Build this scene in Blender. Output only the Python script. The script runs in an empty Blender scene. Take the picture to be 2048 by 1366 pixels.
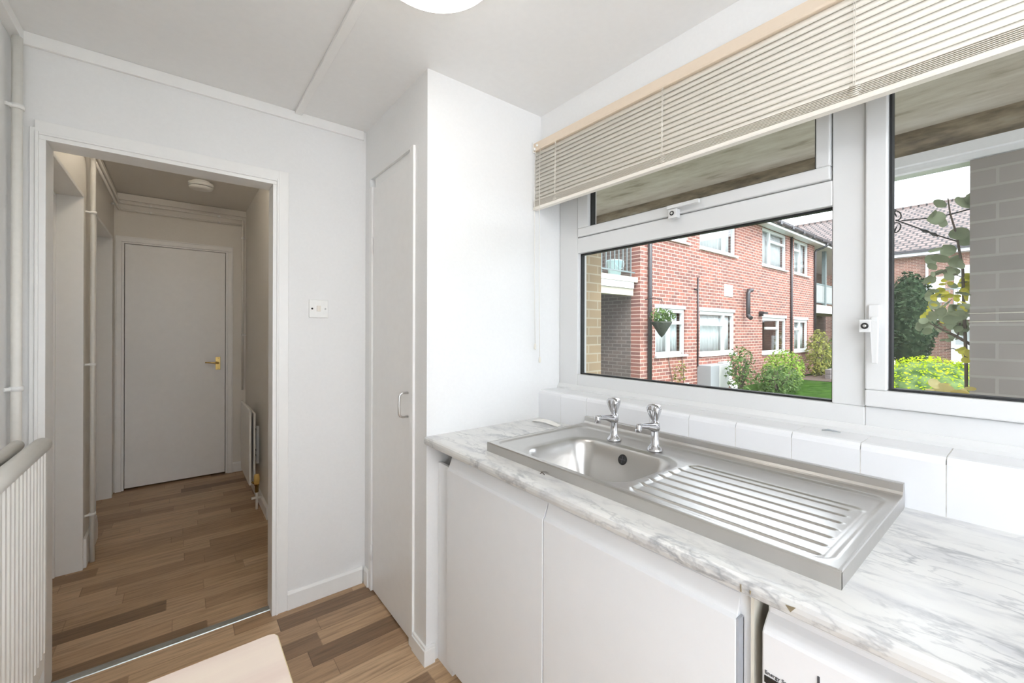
import bpy, bmesh, math, random
from mathutils import Vector, Matrix
R = math.radians
scene = bpy.context.scene
SKY, SUN, EXPO, LAMP, REAR_FILL, HALL = 2.8, 1.9, 0.96, 5.0, 15.5, 27.0  # last two drive added lights out of view
COL = scene.collection

# ------------------------------------------------------------------ mesh builder
class MB:
    def __init__(s):
        s.v = []; s.f = []; s.m = []; s.sm = []
    def _add(s, vs, fs, m=0, smooth=False):
        o = len(s.v); s.v += [tuple(p) for p in vs]
        for f in fs:
            s.f.append([i + o for i in f]); s.m.append(m); s.sm.append(smooth)
    def box(s, x0, x1, y0, y1, z0, z1, m=0):
        vs = [(x0,y0,z0),(x1,y0,z0),(x1,y1,z0),(x0,y1,z0),(x0,y0,z1),(x1,y0,z1),(x1,y1,z1),(x0,y1,z1)]
        s._add(vs, [(0,3,2,1),(4,5,6,7),(0,1,5,4),(1,2,6,5),(2,3,7,6),(3,0,4,7)], m); return s
    def prism(s, poly, axis, a0, a1, m=0, smooth=False):
        n = len(poly)
        def P(p, a):
            return {'x': (a,p[0],p[1]), 'y': (p[0],a,p[1]), 'z': (p[0],p[1],a)}[axis]
        vs = [P(p,a0) for p in poly] + [P(p,a1) for p in poly]
        s._add(vs, [tuple(range(n))[::-1], tuple(range(n,2*n))], m)
        o = len(s.v) - 2*n
        for i in range(n):
            j = (i+1) % n
            s.f.append([o+i,o+j,o+n+j,o+n+i]); s.m.append(m); s.sm.append(smooth)
        return s
    def tube(s, pts, r, n=10, m=0, cap=True):
        pts = [Vector(p) for p in pts]; k = len(pts)
        rs = r if isinstance(r, (list, tuple)) else [r]*k
        t0 = (pts[1]-pts[0]).normalized()
        a = Vector((0,0,1)) if abs(t0.z) < .9 else Vector((1,0,0))
        u = t0.cross(a).normalized(); vs = []
        for i, p in enumerate(pts):
            t = ((pts[min(i+1,k-1)]-pts[max(i-1,0)])).normalized()
            u = (u - t*u.dot(t)).normalized(); w = t.cross(u)
            for j in range(n):
                q = 2*math.pi*j/n
                vs.append(p + (u*math.cos(q)+w*math.sin(q))*rs[i])
        fs = [(i*n+j, i*n+(j+1)%n, (i+1)*n+(j+1)%n, (i+1)*n+j) for i in range(k-1) for j in range(n)]
        s._add(vs, fs, m, True)
        if cap:
            o = len(s.v)-len(vs)
            for c in (list(range(n))[::-1], list(range((k-1)*n, k*n))):
                s.f.append([o+i for i in c]); s.m.append(m); s.sm.append(False)
        return s
    def lathe(s, prof, origin=(0,0,0), axis='z', n=32, m=0):
        vs = []
        for r, h in prof:
            for j in range(n):
                q = 2*math.pi*j/n; c, d = max(r,1e-4)*math.cos(q), max(r,1e-4)*math.sin(q)
                p = {'z': (c,d,h), 'x': (h,c,d), 'y': (d,h,c)}[axis]
                vs.append((p[0]+origin[0], p[1]+origin[1], p[2]+origin[2]))
        k = len(prof)
        s._add(vs, [(i*n+j, i*n+(j+1)%n, (i+1)*n+(j+1)%n, (i+1)*n+j) for i in range(k-1) for j in range(n)], m, True)
        o = len(s.v)-len(vs)
        for c in (list(range(n))[::-1], list(range((k-1)*n, k*n))):
            s.f.append([o+i for i in c]); s.m.append(m); s.sm.append(True)
        return s
    def ball(s, c, r, n=16, m=0):
        r = r if isinstance(r, (list,tuple)) else (r,r,r); vs = []; h = n//2
        for i in range(h+1):
            t = math.pi*i/h
            for j in range(n):
                q = 2*math.pi*j/n
                vs.append((c[0]+r[0]*max(math.sin(t),1e-3)*math.cos(q), c[1]+r[1]*max(math.sin(t),1e-3)*math.sin(q), c[2]+r[2]*math.cos(t)))
        s._add(vs, [(i*n+j, i*n+(j+1)%n, (i+1)*n+(j+1)%n, (i+1)*n+j) for i in range(h) for j in range(n)], m, True)
        return s
    def leaf(s, c, size, rnd, m=0, out=None, aspect=.62):
        d = Vector((rnd.gauss(0,1), rnd.gauss(0,1), rnd.gauss(0,1)))
        if out is not None: d = d*.55 + Vector(out)
        d.normalize()
        a = Vector((rnd.gauss(0,1), rnd.gauss(0,1), rnd.gauss(0,1))); a = (a - d*a.dot(d)).normalized(); b = d.cross(a)
        c = Vector(c); L = size; W = size*aspect
        vs = [c-a*L*.5, c-a*L*.1+b*W*.5-d*L*.06, c+a*L*.5-d*L*.1, c-a*L*.1-b*W*.5-d*L*.06, c-a*L*.1+d*L*.03]
        s._add(vs, [(0,4,1),(1,4,2),(2,4,3),(3,4,0)], m)
    def round_leaf(s, c, size, rnd, m=0, out=(-1,0,0), aspect=.85):
        d = Vector((rnd.gauss(0,1), rnd.gauss(0,1), rnd.gauss(0,1)))*.5 + Vector(out); d.normalize()
        a = Vector((rnd.gauss(0,.6), rnd.gauss(0,1), rnd.gauss(-.3,1))); a = (a - d*a.dot(d)).normalized(); b = d.cross(a); c = Vector(c)
        shp = [(-.5,0),(-.42,.26),(-.2,.45),(.08,.46),(.3,.30),(.5,0),(.3,-.30),(.08,-.46),(-.2,-.45),(-.42,-.26)]
        vs = [c+a*(p*size)+b*(q*size*aspect)-d*(abs(q)*.22+p*p*.35)*size for p, q in shp] + [c-a*size*.25, c+a*size*.15]
        n = len(shp); fs = []
        for i in range(n):
            j = (i+1)%n; h = n if (i in (0,1,8,9)) else n+1
            fs.append((i,j,h))
        fs += [(2,n+1,n),(8,n,n+1)]
        s._add(vs, fs, m, True)
    def build(s, name, mats, parent=None, bevel=0, seg=2, fixn=True):
        me = bpy.data.meshes.new(name)
        me.from_pydata(s.v, [], s.f)
        for p, mi, sm in zip(me.polygons, s.m, s.sm):
            p.material_index = mi; p.use_smooth = sm
        for mt in (mats if isinstance(mats, (list,tuple)) else [mats]): me.materials.append(mt)
        if fixn:
            bm = bmesh.new(); bm.from_mesh(me); bmesh.ops.recalc_face_normals(bm, faces=bm.faces); bm.to_mesh(me); bm.free()
        me.update()
        o = bpy.data.objects.new(name, me); COL.objects.link(o)
        if bevel:
            b = o.modifiers.new('edge', 'BEVEL'); b.width = bevel; b.segments = seg; b.limit_method = 'ANGLE'; b.angle_limit = R(40)
        if parent is not None:
            o.parent = parent; o.matrix_parent_inverse = Matrix.Translation(-Vector(parent.location))
        return o

def tag(o, label, cat, group=None, kind=None):
    o['label'] = label; o['category'] = cat
    if group: o['group'] = group
    if kind: o['kind'] = kind
    return o
def thing(name, loc, label, cat, group=None, kind=None):
    o = bpy.data.objects.new(name, None); COL.objects.link(o); o.location = loc; o.empty_display_size = .05
    return tag(o, label, cat, group, kind)
def struct(mb, name, mats, label, cat, **k):
    return tag(mb.build(name, mats, **k), label, cat, kind='structure')
def boxobj(*a): return MB().box(*a)
def dup(root, delta):
    r = root.copy(); COL.objects.link(r); r.location = Vector(root.location)+Vector(delta)
    for ch in list(root.children):
        c = ch.copy(); COL.objects.link(c); c.parent = r
        for g in ch.children:
            d = g.copy(); COL.objects.link(d); d.parent = c
    return r

# ------------------------------------------------------------------ materials
def newmat(name):
    m = bpy.data.materials.new(name); m.use_nodes = True
    nt = m.node_tree; return m, nt, nt.nodes['Principled BSDF']
def N(nt, t, **kw):
    n = nt.nodes.new(t)
    for k, v in kw.items(): setattr(n, k, v)
    return n
def L(nt, a, b): nt.links.new(a, b)
def ramp(nt, fac, stops):
    r = N(nt, 'ShaderNodeValToRGB'); e = r.color_ramp.elements
    while len(e) < len(stops): e.new(.5)
    for el, (p, c) in zip(e, stops): el.position = p; el.color = (*c, 1)
    if fac is not None: L(nt, fac, r.inputs[0])
    return r.outputs[0]
def math_(nt, op, a, b=None, c=None):
    n = N(nt, 'ShaderNodeMath', operation=op)
    for i, v in enumerate((a,b,c)):
        if v is None: continue
        if isinstance(v, (int,float)): n.inputs[i].default_value = v
        else: L(nt, v, n.inputs[i])
    return n.outputs[0]
def plain(name, col, rough=.5, metal=0, bump=0, bscale=60, var=0, spec=None):
    m, nt, b = newmat(name)
    b.inputs['Base Color'].default_value = (*col,1); b.inputs['Roughness'].default_value = rough; b.inputs['Metallic'].default_value = metal
    if spec is not None: b.inputs['Specular IOR Level'].default_value = spec
    tc = N(nt, 'ShaderNodeTexCoord'); nz = N(nt, 'ShaderNodeTexNoise'); nz.inputs['Scale'].default_value = bscale; nz.inputs['Detail'].default_value = 4
    L(nt, tc.outputs['Object'], nz.inputs['Vector'])
    if bump:
        bp = N(nt, 'ShaderNodeBump'); bp.inputs['Strength'].default_value = bump; bp.inputs['Distance'].default_value = .004
        L(nt, nz.outputs['Fac'], bp.inputs['Height']); L(nt, bp.outputs[0], b.inputs['Normal'])
    v = var or .02
    L(nt, ramp(nt, nz.outputs['Fac'], [(.3, [c*(1-v) for c in col]), (.7, [min(1,c*(1+v)) for c in col])]), b.inputs['Base Color'])
    return m
def emit(name, col, s):
    m, nt, b = newmat(name)
    b.inputs['Base Color'].default_value = (*col,1); b.inputs['Emission Color'].default_value = (*col,1); b.inputs['Emission Strength'].default_value = s
    return m
def glassmat(name, tint=(.98,.99,.985)):
    m, nt, b = newmat(name)
    out = nt.nodes['Material Output']; nt.nodes.remove(b)
    tr = N(nt, 'ShaderNodeBsdfTransparent'); tr.inputs[0].default_value = (*tint,1)
    gl = N(nt, 'ShaderNodeBsdfGlossy'); gl.inputs['Roughness'].default_value = .01
    fr = N(nt, 'ShaderNodeFresnel'); ge = N(nt, 'ShaderNodeNewGeometry'); mr = N(nt, 'ShaderNodeMapRange')
    mr.inputs['To Min'].default_value = 1.45; mr.inputs['To Max'].default_value = 1/1.45
    L(nt, ge.outputs['Backfacing'], mr.inputs[0]); L(nt, mr.outputs[0], fr.inputs['IOR'])
    mx = N(nt, 'ShaderNodeMixShader'); L(nt, fr.outputs[0], mx.inputs[0]); L(nt, tr.outputs[0], mx.inputs[1]); L(nt, gl.outputs[0], mx.inputs[2])
    L(nt, mx.outputs[0], out.inputs[0]); return m
def brick(name, c1, c2, mortar, axes='xz', msize=.012, bw=.225, rh=.075, bump=.5, rough=.85):
    m, nt, b = newmat(name)
    tc = N(nt, 'ShaderNodeTexCoord'); sp = N(nt, 'ShaderNodeSeparateXYZ'); cb = N(nt, 'ShaderNodeCombineXYZ')
    L(nt, tc.outputs['Object'], sp.inputs[0])
    for i, a in enumerate(axes): L(nt, sp.outputs['xyz'.index(a)], cb.inputs[i])
    br = N(nt, 'ShaderNodeTexBrick'); br.offset = .5
    br.inputs['Scale'].default_value = 1; br.inputs['Mortar Size'].default_value = msize/2; br.inputs['Brick Width'].default_value = bw; br.inputs['Row Height'].default_value = rh
    br.inputs['Color1'].default_value = (*c1,1); br.inputs['Color2'].default_value = (*c2,1); br.inputs['Mortar'].default_value = (*mortar,1); br.inputs['Mortar Smooth'].default_value = .1
    L(nt, cb.outputs[0], br.inputs['Vector'])
    nz = N(nt, 'ShaderNodeTexNoise'); nz.inputs['Scale'].default_value = 3.0; nz.inputs['Detail'].default_value = 6; L(nt, tc.outputs['Object'], nz.inputs['Vector'])
    mx = N(nt, 'ShaderNodeMix', data_type='RGBA', blend_type='MULTIPLY'); mx.inputs[0].default_value = .5
    L(nt, br.outputs['Color'], mx.inputs[6]); L(nt, ramp(nt, nz.outputs['Fac'], [(.3,(.75,.72,.7)),(.7,(1.1,1.08,1.06))]), mx.inputs[7])
    L(nt, mx.outputs[2], b.inputs['Base Color']); b.inputs['Roughness'].default_value = rough
    bp = N(nt, 'ShaderNodeBump'); bp.inputs['Strength'].default_value = bump; bp.inputs['Distance'].default_value = .01; bp.invert = True
    L(nt, br.outputs['Fac'], bp.inputs['Height']); L(nt, bp.outputs[0], b.inputs['Normal'])
    return m

M = {}
M['wall'] = plain('wall paint', (.82,.82,.815), .55, bump=.12, bscale=90, var=.01)
M['ceil'] = plain('ceiling paint', (.86,.86,.855), .7, bump=.06, bscale=40, var=.01)
M['hallwall'] = plain('hall wall paint', (.78,.75,.70), .6, bump=.12, bscale=90, var=.01)
M['gloss'] = plain('white gloss', (.86,.855,.84), .3, bump=.03, bscale=30, var=.01)
M['door'] = plain('door paint', (.87,.86,.845), .38, bump=.04, bscale=25, var=.012)
M['unit'] = plain('cabinet laminate', (.87,.88,.895), .45, var=.006, bscale=20)
M['unitedge'] = plain('cabinet edge', (.42,.44,.48), .5)
M['cream'] = plain('cream board', (.78,.75,.66), .5)
M['upvc'] = plain('window plastic', (.70,.70,.695), .28, var=.006, bscale=8)
M['gasket'] = plain('rubber gasket', (.015,.015,.016), .6)
M['black'] = plain('black plastic', (.02,.02,.02), .4)
M['grey'] = plain('grey metal paint', (.33,.35,.36), .5)
M['glass'] = glassmat('pane glass')
M['tile'] = plain('white glazed tile', (.78,.785,.80), .12, bump=.02, bscale=12, var=.008)
M['grout'] = plain('tile grout', (.70,.68,.63), .9, var=.2, bscale=30)
M['slat'] = plain('blind slat', (.82,.775,.70), .4, var=.008)
M['rail'] = plain('blind headrail', (.74,.62,.49), .45, var=.01)
M['cord'] = plain('cord', (.80,.76,.68), .8)
M['plastic'] = plain('white plastic', (.85,.85,.83), .3)
M['rad'] = plain('radiator enamel', (.81,.80,.76), .35, bump=.02, bscale=20)
M['pipe'] = plain('painted pipe', (.80,.78,.73), .4, bump=.05, bscale=60)
M['brass'] = plain('brass', (.52,.36,.13), .22, 1)
M['ochre'] = plain('ochre plastic', (.72,.48,.15), .4)
M['chrome'] = plain('chrome', (.60,.60,.62), .06, 1)
M['satin'] = plain('satin metal', (.70,.70,.69), .3, 1)
M['alu'] = plain('aluminium strip', (.50,.53,.53), .38, 1, var=.03)
M['glossblack'] = plain('display black', (.03,.028,.026), .15)
M['ink'] = plain('dark print', (.08,.08,.09), .5)
M['appl'] = plain('appliance enamel', (.86,.86,.87), .25, var=.004)
M['paper'] = plain('paper', (.86,.84,.80), .7)
M['render'] = plain('white render', (.72,.72,.69), .7, bump=.1)
M['fascia'] = plain('fascia board', (.78,.78,.80), .35)
M['soil'] = plain('soil', (.08,.055,.04), .95, bump=.6, bscale=20, var=.3)
M['gutter'] = plain('gutter plastic', (.035,.033,.036), .35)
M['curtain'] = plain('net curtain', (.62,.65,.66), .9, var=.06, bscale=14)
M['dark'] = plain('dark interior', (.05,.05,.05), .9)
M['iron'] = plain('black iron', (.03,.03,.032), .5)
M['railpaint'] = plain('green grey rail paint', (.16,.20,.20), .5)
M['panel'] = plain('translucent balcony panel', (.30,.32,.31), .4, var=.08, bscale=4)
M['bucket'] = plain('pale blue plastic', (.48,.68,.70), .4)
M['boxgrey'] = plain('meter cupboard plastic', (.30,.31,.32), .5)
M['boxlight'] = plain('pale meter cupboard plastic', (.52,.52,.50), .5)
M['timber'] = plain('weathered timber', (.17,.15,.14), .85, bump=.4, bscale=18, var=.2)
M['bark'] = plain('bark', (.11,.085,.065), .9, bump=.4, bscale=40, var=.2)
M['wicker'] = plain('wicker', (.07,.075,.06), .9, bump=.5, bscale=50, var=.3)
M['lamp'] = emit('lit glass bowl', (1.0,.965,.90), LAMP)
M['hall'] = emit('added hall drum', (1.0,.90,.76), HALL)  # glow of the drum light added in the hall
M['tube'] = emit('added strip diffuser', (.93,.98,1.04), REAR_FILL)  # glow of the strip added behind the camera
M['chip'] = plain('bare chipboard', (.30,.24,.15), .9, var=.3)
M['lamprim'] = plain('lamp rim', (.72,.66,.52), .35)

def leafmat(name, a, b_, trans=.35):
    m, nt, b = newmat(name); out = nt.nodes['Material Output']
    oi = N(nt, 'ShaderNodeTexCoord'); nz = N(nt, 'ShaderNodeTexNoise'); nz.inputs['Scale'].default_value = 9; L(nt, oi.outputs['Object'], nz.inputs['Vector'])
    c = ramp(nt, nz.outputs['Fac'], [(.35,a),(.65,b_)])
    L(nt, c, b.inputs['Base Color']); b.inputs['Roughness'].default_value = .65; b.inputs['Specular IOR Level'].default_value = .02
    t = N(nt, 'ShaderNodeBsdfTranslucent'); L(nt, c, t.inputs[0])
    mx = N(nt, 'ShaderNodeMixShader'); mx.inputs[0].default_value = trans
    L(nt, b.outputs[0], mx.inputs[1]); L(nt, t.outputs[0], mx.inputs[2]); L(nt, mx.outputs[0], out.inputs[0]); return m
M['leaf_dome'] = leafmat('lime leaves', (.24,.36,.008), (.48,.56,.02))
M['leaf_dark'] = leafmat('dark leaves', (.015,.03,.015), (.05,.075,.04), .15)
M['leaf_mid'] = leafmat('mid green leaves', (.05,.10,.03), (.17,.25,.09))
M['leaf_lime'] = leafmat('light green leaves', (.15,.26,.04), (.30,.42,.08))
M['leaf_yellow'] = leafmat('yellow leaves', (.50,.50,.05), (.70,.62,.12), .5)
M['leaf_cream'] = leafmat('cream yellow leaves', (.62,.50,.16), (.78,.70,.36), .45)
M['leaf_grey'] = leafmat('grey green climber leaves', (.20,.24,.15), (.34,.38,.25), .45)
M['leaf_olive'] = leafmat('olive leaves', (.14,.16,.05), (.36,.36,.10), .3)

def floor_mat():
    m, nt, b = newmat('wood strip vinyl')
    tc = N(nt, 'ShaderNodeTexCoord'); sp = N(nt, 'ShaderNodeSeparateXYZ'); L(nt, tc.outputs['Object'], sp.inputs[0])
    W, LN = .098, .50
    yr = math_(nt, 'DIVIDE', sp.outputs['Y'], W); row = math_(nt, 'FLOOR', yr)
    w1 = N(nt, 'ShaderNodeTexWhiteNoise', noise_dimensions='1D'); L(nt, row, w1.inputs['W'])
    xs = math_(nt, 'ADD', math_(nt, 'DIVIDE', sp.outputs['X'], LN), math_(nt, 'MULTIPLY', w1.outputs['Value'], 7.3)); colx = math_(nt, 'FLOOR', xs)
    cv = N(nt, 'ShaderNodeCombineXYZ'); L(nt, row, cv.inputs[0]); L(nt, colx, cv.inputs[1])
    w2 = N(nt, 'ShaderNodeTexWhiteNoise', noise_dimensions='2D'); L(nt, cv.outputs[0], w2.inputs['Vector'])
    base = ramp(nt, w2.outputs['Value'], [(0,(.20,.120,.065)),(.2,(.34,.215,.122)),(.45,(.46,.305,.18)),(.7,(.57,.395,.245)),(.88,(.48,.32,.185)),(1,(.36,.228,.13))])
    gv = N(nt, 'ShaderNodeCombineXYZ'); L(nt, math_(nt,'MULTIPLY',sp.outputs['X'],5.0), gv.inputs[0]); L(nt, math_(nt,'MULTIPLY',sp.outputs['Y'],75.0), gv.inputs[1]); L(nt, math_(nt,'MULTIPLY',w2.outputs['Value'],37.0), gv.inputs[2])
    g = N(nt, 'ShaderNodeTexNoise'); g.inputs['Scale'].default_value = 1; g.inputs['Detail'].default_value = 5; g.inputs['Roughness'].default_value = .65; L(nt, gv.outputs[0], g.inputs['Vector'])
    mx = N(nt, 'ShaderNodeMix', data_type='RGBA', blend_type='MULTIPLY'); mx.inputs[0].default_value = 1
    L(nt, base, mx.inputs[6]); L(nt, ramp(nt, g.outputs['Fac'], [(.28,(.62,.60,.58)),(.5,(1,1,1)),(.75,(1.25,1.24,1.22))]), mx.inputs[7])
    fy = math_(nt,'FRACT',yr); fx = math_(nt,'FRACT',xs)
    seam = math_(nt,'MAXIMUM', math_(nt,'LESS_THAN',fy,.025), math_(nt,'LESS_THAN',fx,.006))
    m2 = N(nt, 'ShaderNodeMix', data_type='RGBA', blend_type='MULTIPLY'); L(nt, math_(nt,'MULTIPLY',seam,.45), m2.inputs[0]); L(nt, mx.outputs[2], m2.inputs[6]); m2.inputs[7].default_value = (.35,.3,.27,1)
    L(nt, m2.outputs[2], b.inputs['Base Color']); b.inputs['Roughness'].default_value = .42
    bp = N(nt, 'ShaderNodeBump'); bp.inputs['Strength'].default_value = .12; bp.inputs['Distance'].default_value = .002; L(nt, g.outputs['Fac'], bp.inputs['Height']); L(nt, bp.outputs[0], b.inputs['Normal'])
    return m
M['floor'] = floor_mat()

def marble():
    m, nt, b = newmat('marble laminate')
    tc = N(nt, 'ShaderNodeTexCoord')
    mp = N(nt, 'ShaderNodeMapping'); mp.inputs['Rotation'].default_value = (0,0,R(14)); mp.inputs['Scale'].default_value = (2.5,1.0,1.6); L(nt, tc.outputs['Object'], mp.inputs[0])
    def vein(scale, width, seed, dist):
        n = N(nt, 'ShaderNodeTexNoise', noise_dimensions='4D'); n.inputs['W'].default_value = seed; n.inputs['Scale'].default_value = scale; n.inputs['Detail'].default_value = 6; n.inputs['Roughness'].default_value = .56; n.inputs['Distortion'].default_value = dist
        L(nt, mp.outputs[0], n.inputs['Vector'])
        a = math_(nt,'ABSOLUTE', math_(nt,'SUBTRACT', n.outputs['Fac'], .5))
        r = N(nt,'ShaderNodeMapRange'); r.inputs['From Min'].default_value = 0; r.inputs['From Max'].default_value = width; r.inputs['To Min'].default_value = 1; r.inputs['To Max'].default_value = 0; L(nt, a, r.inputs[0])
        return r.outputs[0]
    k = N(nt, 'ShaderNodeTexNoise'); k.inputs['Scale'].default_value = 4.5; k.inputs['Detail'].default_value = 3; L(nt, mp.outputs[0], k.inputs['Vector'])
    msk = N(nt,'ShaderNodeMapRange'); msk.inputs['From Min'].default_value = .38; msk.inputs['From Max'].default_value = .6; L(nt, k.outputs['Fac'], msk.inputs[0])
    v = math_(nt,'MULTIPLY', math_(nt,'MAXIMUM', vein(4.0,.030,1.7,.3), math_(nt,'MULTIPLY',vein(10,.035,5.2,.25),.6)), msk.outputs[0])
    cl = N(nt, 'ShaderNodeTexNoise'); cl.inputs['Scale'].default_value = 7; cl.inputs['Detail'].default_value = 5; L(nt, mp.outputs[0], cl.inputs['Vector'])
    base = ramp(nt, cl.outputs['Fac'], [(.3,(.58,.58,.585)),(.46,(.70,.695,.68)),(.7,(.745,.74,.715))])
    mx = N(nt,'ShaderNodeMix', data_type='RGBA'); L(nt, math_(nt,'MULTIPLY',v,.75), mx.inputs[0]); L(nt, base, mx.inputs[6]); mx.inputs[7].default_value = (.26,.27,.29,1)
    L(nt, mx.outputs[2], b.inputs['Base Color']); b.inputs['Roughness'].default_value = .3
    return m
M['marble'] = marble()

def steel():
    m, nt, b = newmat('brushed stainless steel')
    b.inputs['Base Color'].default_value = (.60,.585,.565,1); b.inputs['Metallic'].default_value = 1
    tc = N(nt,'ShaderNodeTexCoord'); n = N(nt,'ShaderNodeTexNoise'); n.inputs['Scale'].default_value = 35; n.inputs['Detail'].default_value = 4; L(nt, tc.outputs['Object'], n.inputs['Vector'])
    r = N(nt,'ShaderNodeMapRange'); r.inputs['To Min'].default_value = .27; r.inputs['To Max'].default_value = .37; L(nt, n.outputs['Fac'], r.inputs[0]); L(nt, r.outputs[0], b.inputs['Roughness'])
    return m
M['steel'] = steel()

def beech():
    m, nt, b = newmat('pale beech top')
    tc = N(nt,'ShaderNodeTexCoord'); mp = N(nt,'ShaderNodeMapping'); mp.inputs['Scale'].default_value = (1.2,22,1); mp.inputs['Rotation'].default_value = (0,0,R(-4)); L(nt, tc.outputs['Object'], mp.inputs[0])
    n = N(nt,'ShaderNodeTexNoise'); n.inputs['Scale'].default_value = 1; n.inputs['Detail'].default_value = 4; L(nt, mp.outputs[0], n.inputs['Vector'])
    L(nt, ramp(nt, n.outputs['Fac'], [(.3,(.70,.56,.49)),(.5,(.77,.65,.56)),(.7,(.80,.69,.58))]), b.inputs['Base Color']); b.inputs['Roughness'].default_value = .35
    return m
M['beech'] = beech()
M['beechedge'] = plain('beech edging', (.62,.50,.28), .45)

def concrete():
    m, nt, b = newmat('stained concrete')
    tc = N(nt,'ShaderNodeTexCoord'); mp = N(nt,'ShaderNodeMapping'); mp.inputs['Scale'].default_value = (5,1.5,5); L(nt, tc.outputs['Object'], mp.inputs[0])
    n = N(nt,'ShaderNodeTexNoise'); n.inputs['Scale'].default_value = 2.5; n.inputs['Detail'].default_value = 8; n.inputs['Roughness'].default_value = .62; L(nt, mp.outputs[0], n.inputs['Vector'])
    L(nt, ramp(nt, n.outputs['Fac'], [(.25,(.24,.20,.14)),(.42,(.48,.43,.35)),(.6,(.58,.54,.46)),(.8,(.66,.62,.55))]), b.inputs['Base Color']); b.inputs['Roughness'].default_value = .9
    bp = N(nt,'ShaderNodeBump'); bp.inputs['Strength'].default_value = .4; bp.inputs['Distance'].default_value = .01; L(nt, n.outputs['Fac'], bp.inputs['Height']); L(nt, bp.outputs[0], b.inputs['Normal'])
    return m
M['concrete'] = concrete()
def beamstain():
    m, nt, b = newmat('mossy stained beam')
    tc = N(nt,'ShaderNodeTexCoord'); mp = N(nt,'ShaderNodeMapping'); mp.inputs['Scale'].default_value = (4,2.2,9); L(nt, tc.outputs['Object'], mp.inputs[0])
    n = N(nt,'ShaderNodeTexNoise'); n.inputs['Scale'].default_value = 2; n.inputs['Detail'].default_value = 8; n.inputs['Roughness'].default_value = .65; L(nt, mp.outputs[0], n.inputs['Vector'])
    L(nt, ramp(nt, n.outputs['Fac'], [(.3,(.07,.055,.04)),(.45,(.19,.15,.10)),(.6,(.30,.245,.17)),(.78,(.36,.35,.28))]), b.inputs['Base Color']); b.inputs['Roughness'].default_value = .95
    return m
M['beam'] = beamstain()
M['brick_red'] = brick('red brick', (.33,.125,.09), (.19,.083,.07), (.52,.37,.31), 'xz', msize=.018)
M['brick_red_x'] = brick('red brick return', (.34,.13,.085), (.20,.085,.065), (.52,.36,.28), 'yz', msize=.018)
M['brick_tan'] = brick('tan brick', (.36,.26,.15), (.27,.20,.12), (.42,.36,.26), 'xz', msize=.012)
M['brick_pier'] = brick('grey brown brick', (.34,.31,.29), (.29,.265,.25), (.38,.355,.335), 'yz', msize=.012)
M['brick_dull'] = brick('shade-darkened brown brick', (.17,.12,.10), (.12,.09,.08), (.26,.22,.19), 'xz', msize=.016)  # porch and recess shade is darkened into this brick colour
M['brick_dull_shade_x'] = brick('shade-darkened brown brick return', (.15,.115,.10), (.11,.09,.08), (.23,.20,.18), 'yz', msize=.016)  # same shade darkened into the brick of the porch return
M['lintel'] = plain('stone lintel', (.46,.42,.34), .8, bump=.1)
M['brick_wing'] = brick('pale red brick', (.30,.14,.10), (.20,.11,.085), (.42,.33,.27), 'yz', msize=.018)
def rooftile():
    m, nt, b = newmat('clay pantile')
    tc = N(nt,'ShaderNodeTexCoord'); sp = N(nt,'ShaderNodeSeparateXYZ'); cb = N(nt,'ShaderNodeCombineXYZ'); L(nt, tc.outputs['Object'], sp.inputs[0])
    L(nt, sp.outputs['Y'], cb.inputs[0]); L(nt, math_(nt,'MULTIPLY',sp.outputs['X'],1.18), cb.inputs[1])
    br = N(nt,'ShaderNodeTexBrick'); br.offset = .5; br.inputs['Scale'].default_value = 1; br.inputs['Brick Width'].default_value = .34; br.inputs['Row Height'].default_value = .34; br.inputs['Mortar Size'].default_value = .055; br.inputs['Mortar Smooth'].default_value = .5
    br.inputs['Color1'].default_value = (.17,.125,.11,1); br.inputs['Color2'].default_value = (.12,.09,.08,1); br.inputs['Mortar'].default_value = (.02,.017,.017,1)
    L(nt, cb.outputs[0], br.inputs['Vector']); L(nt, br.outputs['Color'], b.inputs['Base Color']); b.inputs['Roughness'].default_value = .75
    return m
M['roof'] = rooftile()
def grassmat():
    m, nt, b = newmat('lawn')
    tc = N(nt,'ShaderNodeTexCoord'); n = N(nt,'ShaderNodeTexNoise'); n.inputs['Scale'].default_value = 6; n.inputs['Detail'].default_value = 8; L(nt, tc.outputs['Object'], n.inputs['Vector'])
    L(nt, ramp(nt, n.outputs['Fac'], [(.3,(.012,.035,.006)),(.7,(.05,.10,.02))]), b.inputs['Base Color']); b.inputs['Roughness'].default_value = .9; b.inputs['Specular IOR Level'].default_value = 0; return m
M['grass'] = grassmat()
M['paving'] = plain('paving', (.46,.44,.41), .85, bump=.2, bscale=12, var=.12)

# ------------------------------------------------------------------ ROOM SHELL
XW, YB, ZC, YC, XC = 1.37, 2.205, 2.355, 1.505, .766     # window wall, back wall, ceiling, cupboard front, cupboard side
XL = -.455                                                 # left wall
YR = -2.3                                                  # rear wall
struct(boxobj(-1.6, 1.75, YR-.1, 4.75, -.06, 0), 'floor', M['floor'], 'wood strip vinyl floor running from kitchen into hall', 'floor')
struct(boxobj(XL-.1, XW+.2, YR-.1, YB+.1, ZC, ZC+.06), 'ceiling', M['ceil'], 'flat white kitchen ceiling', 'ceiling')
b = MB(); b.box(XL-.1, XL, -.55, YB+.1, 0, ZC).box(XL-.1, XL, YR-.1, -2.15, 0, ZC).box(XL-.1, XL, -2.15, -.55, 0, .10).box(XL-.1, XL, -2.15, -.55, 2.05, ZC)
struct(b, 'wall_left', M['wall'], 'white kitchen wall behind the near radiator', 'wall')
# back wall with doorway opening
b = MB(); b.box(XL-.1, -.39, YB, YB+.1, 0, ZC).box(.352, .80, YB, YB+.1, 0, ZC).box(-.39, .352, YB, YB+.1, 2.005, ZC)
struct(b, 'wall_back', M['wall'], 'white wall around the open doorway to the hall', 'wall')
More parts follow.
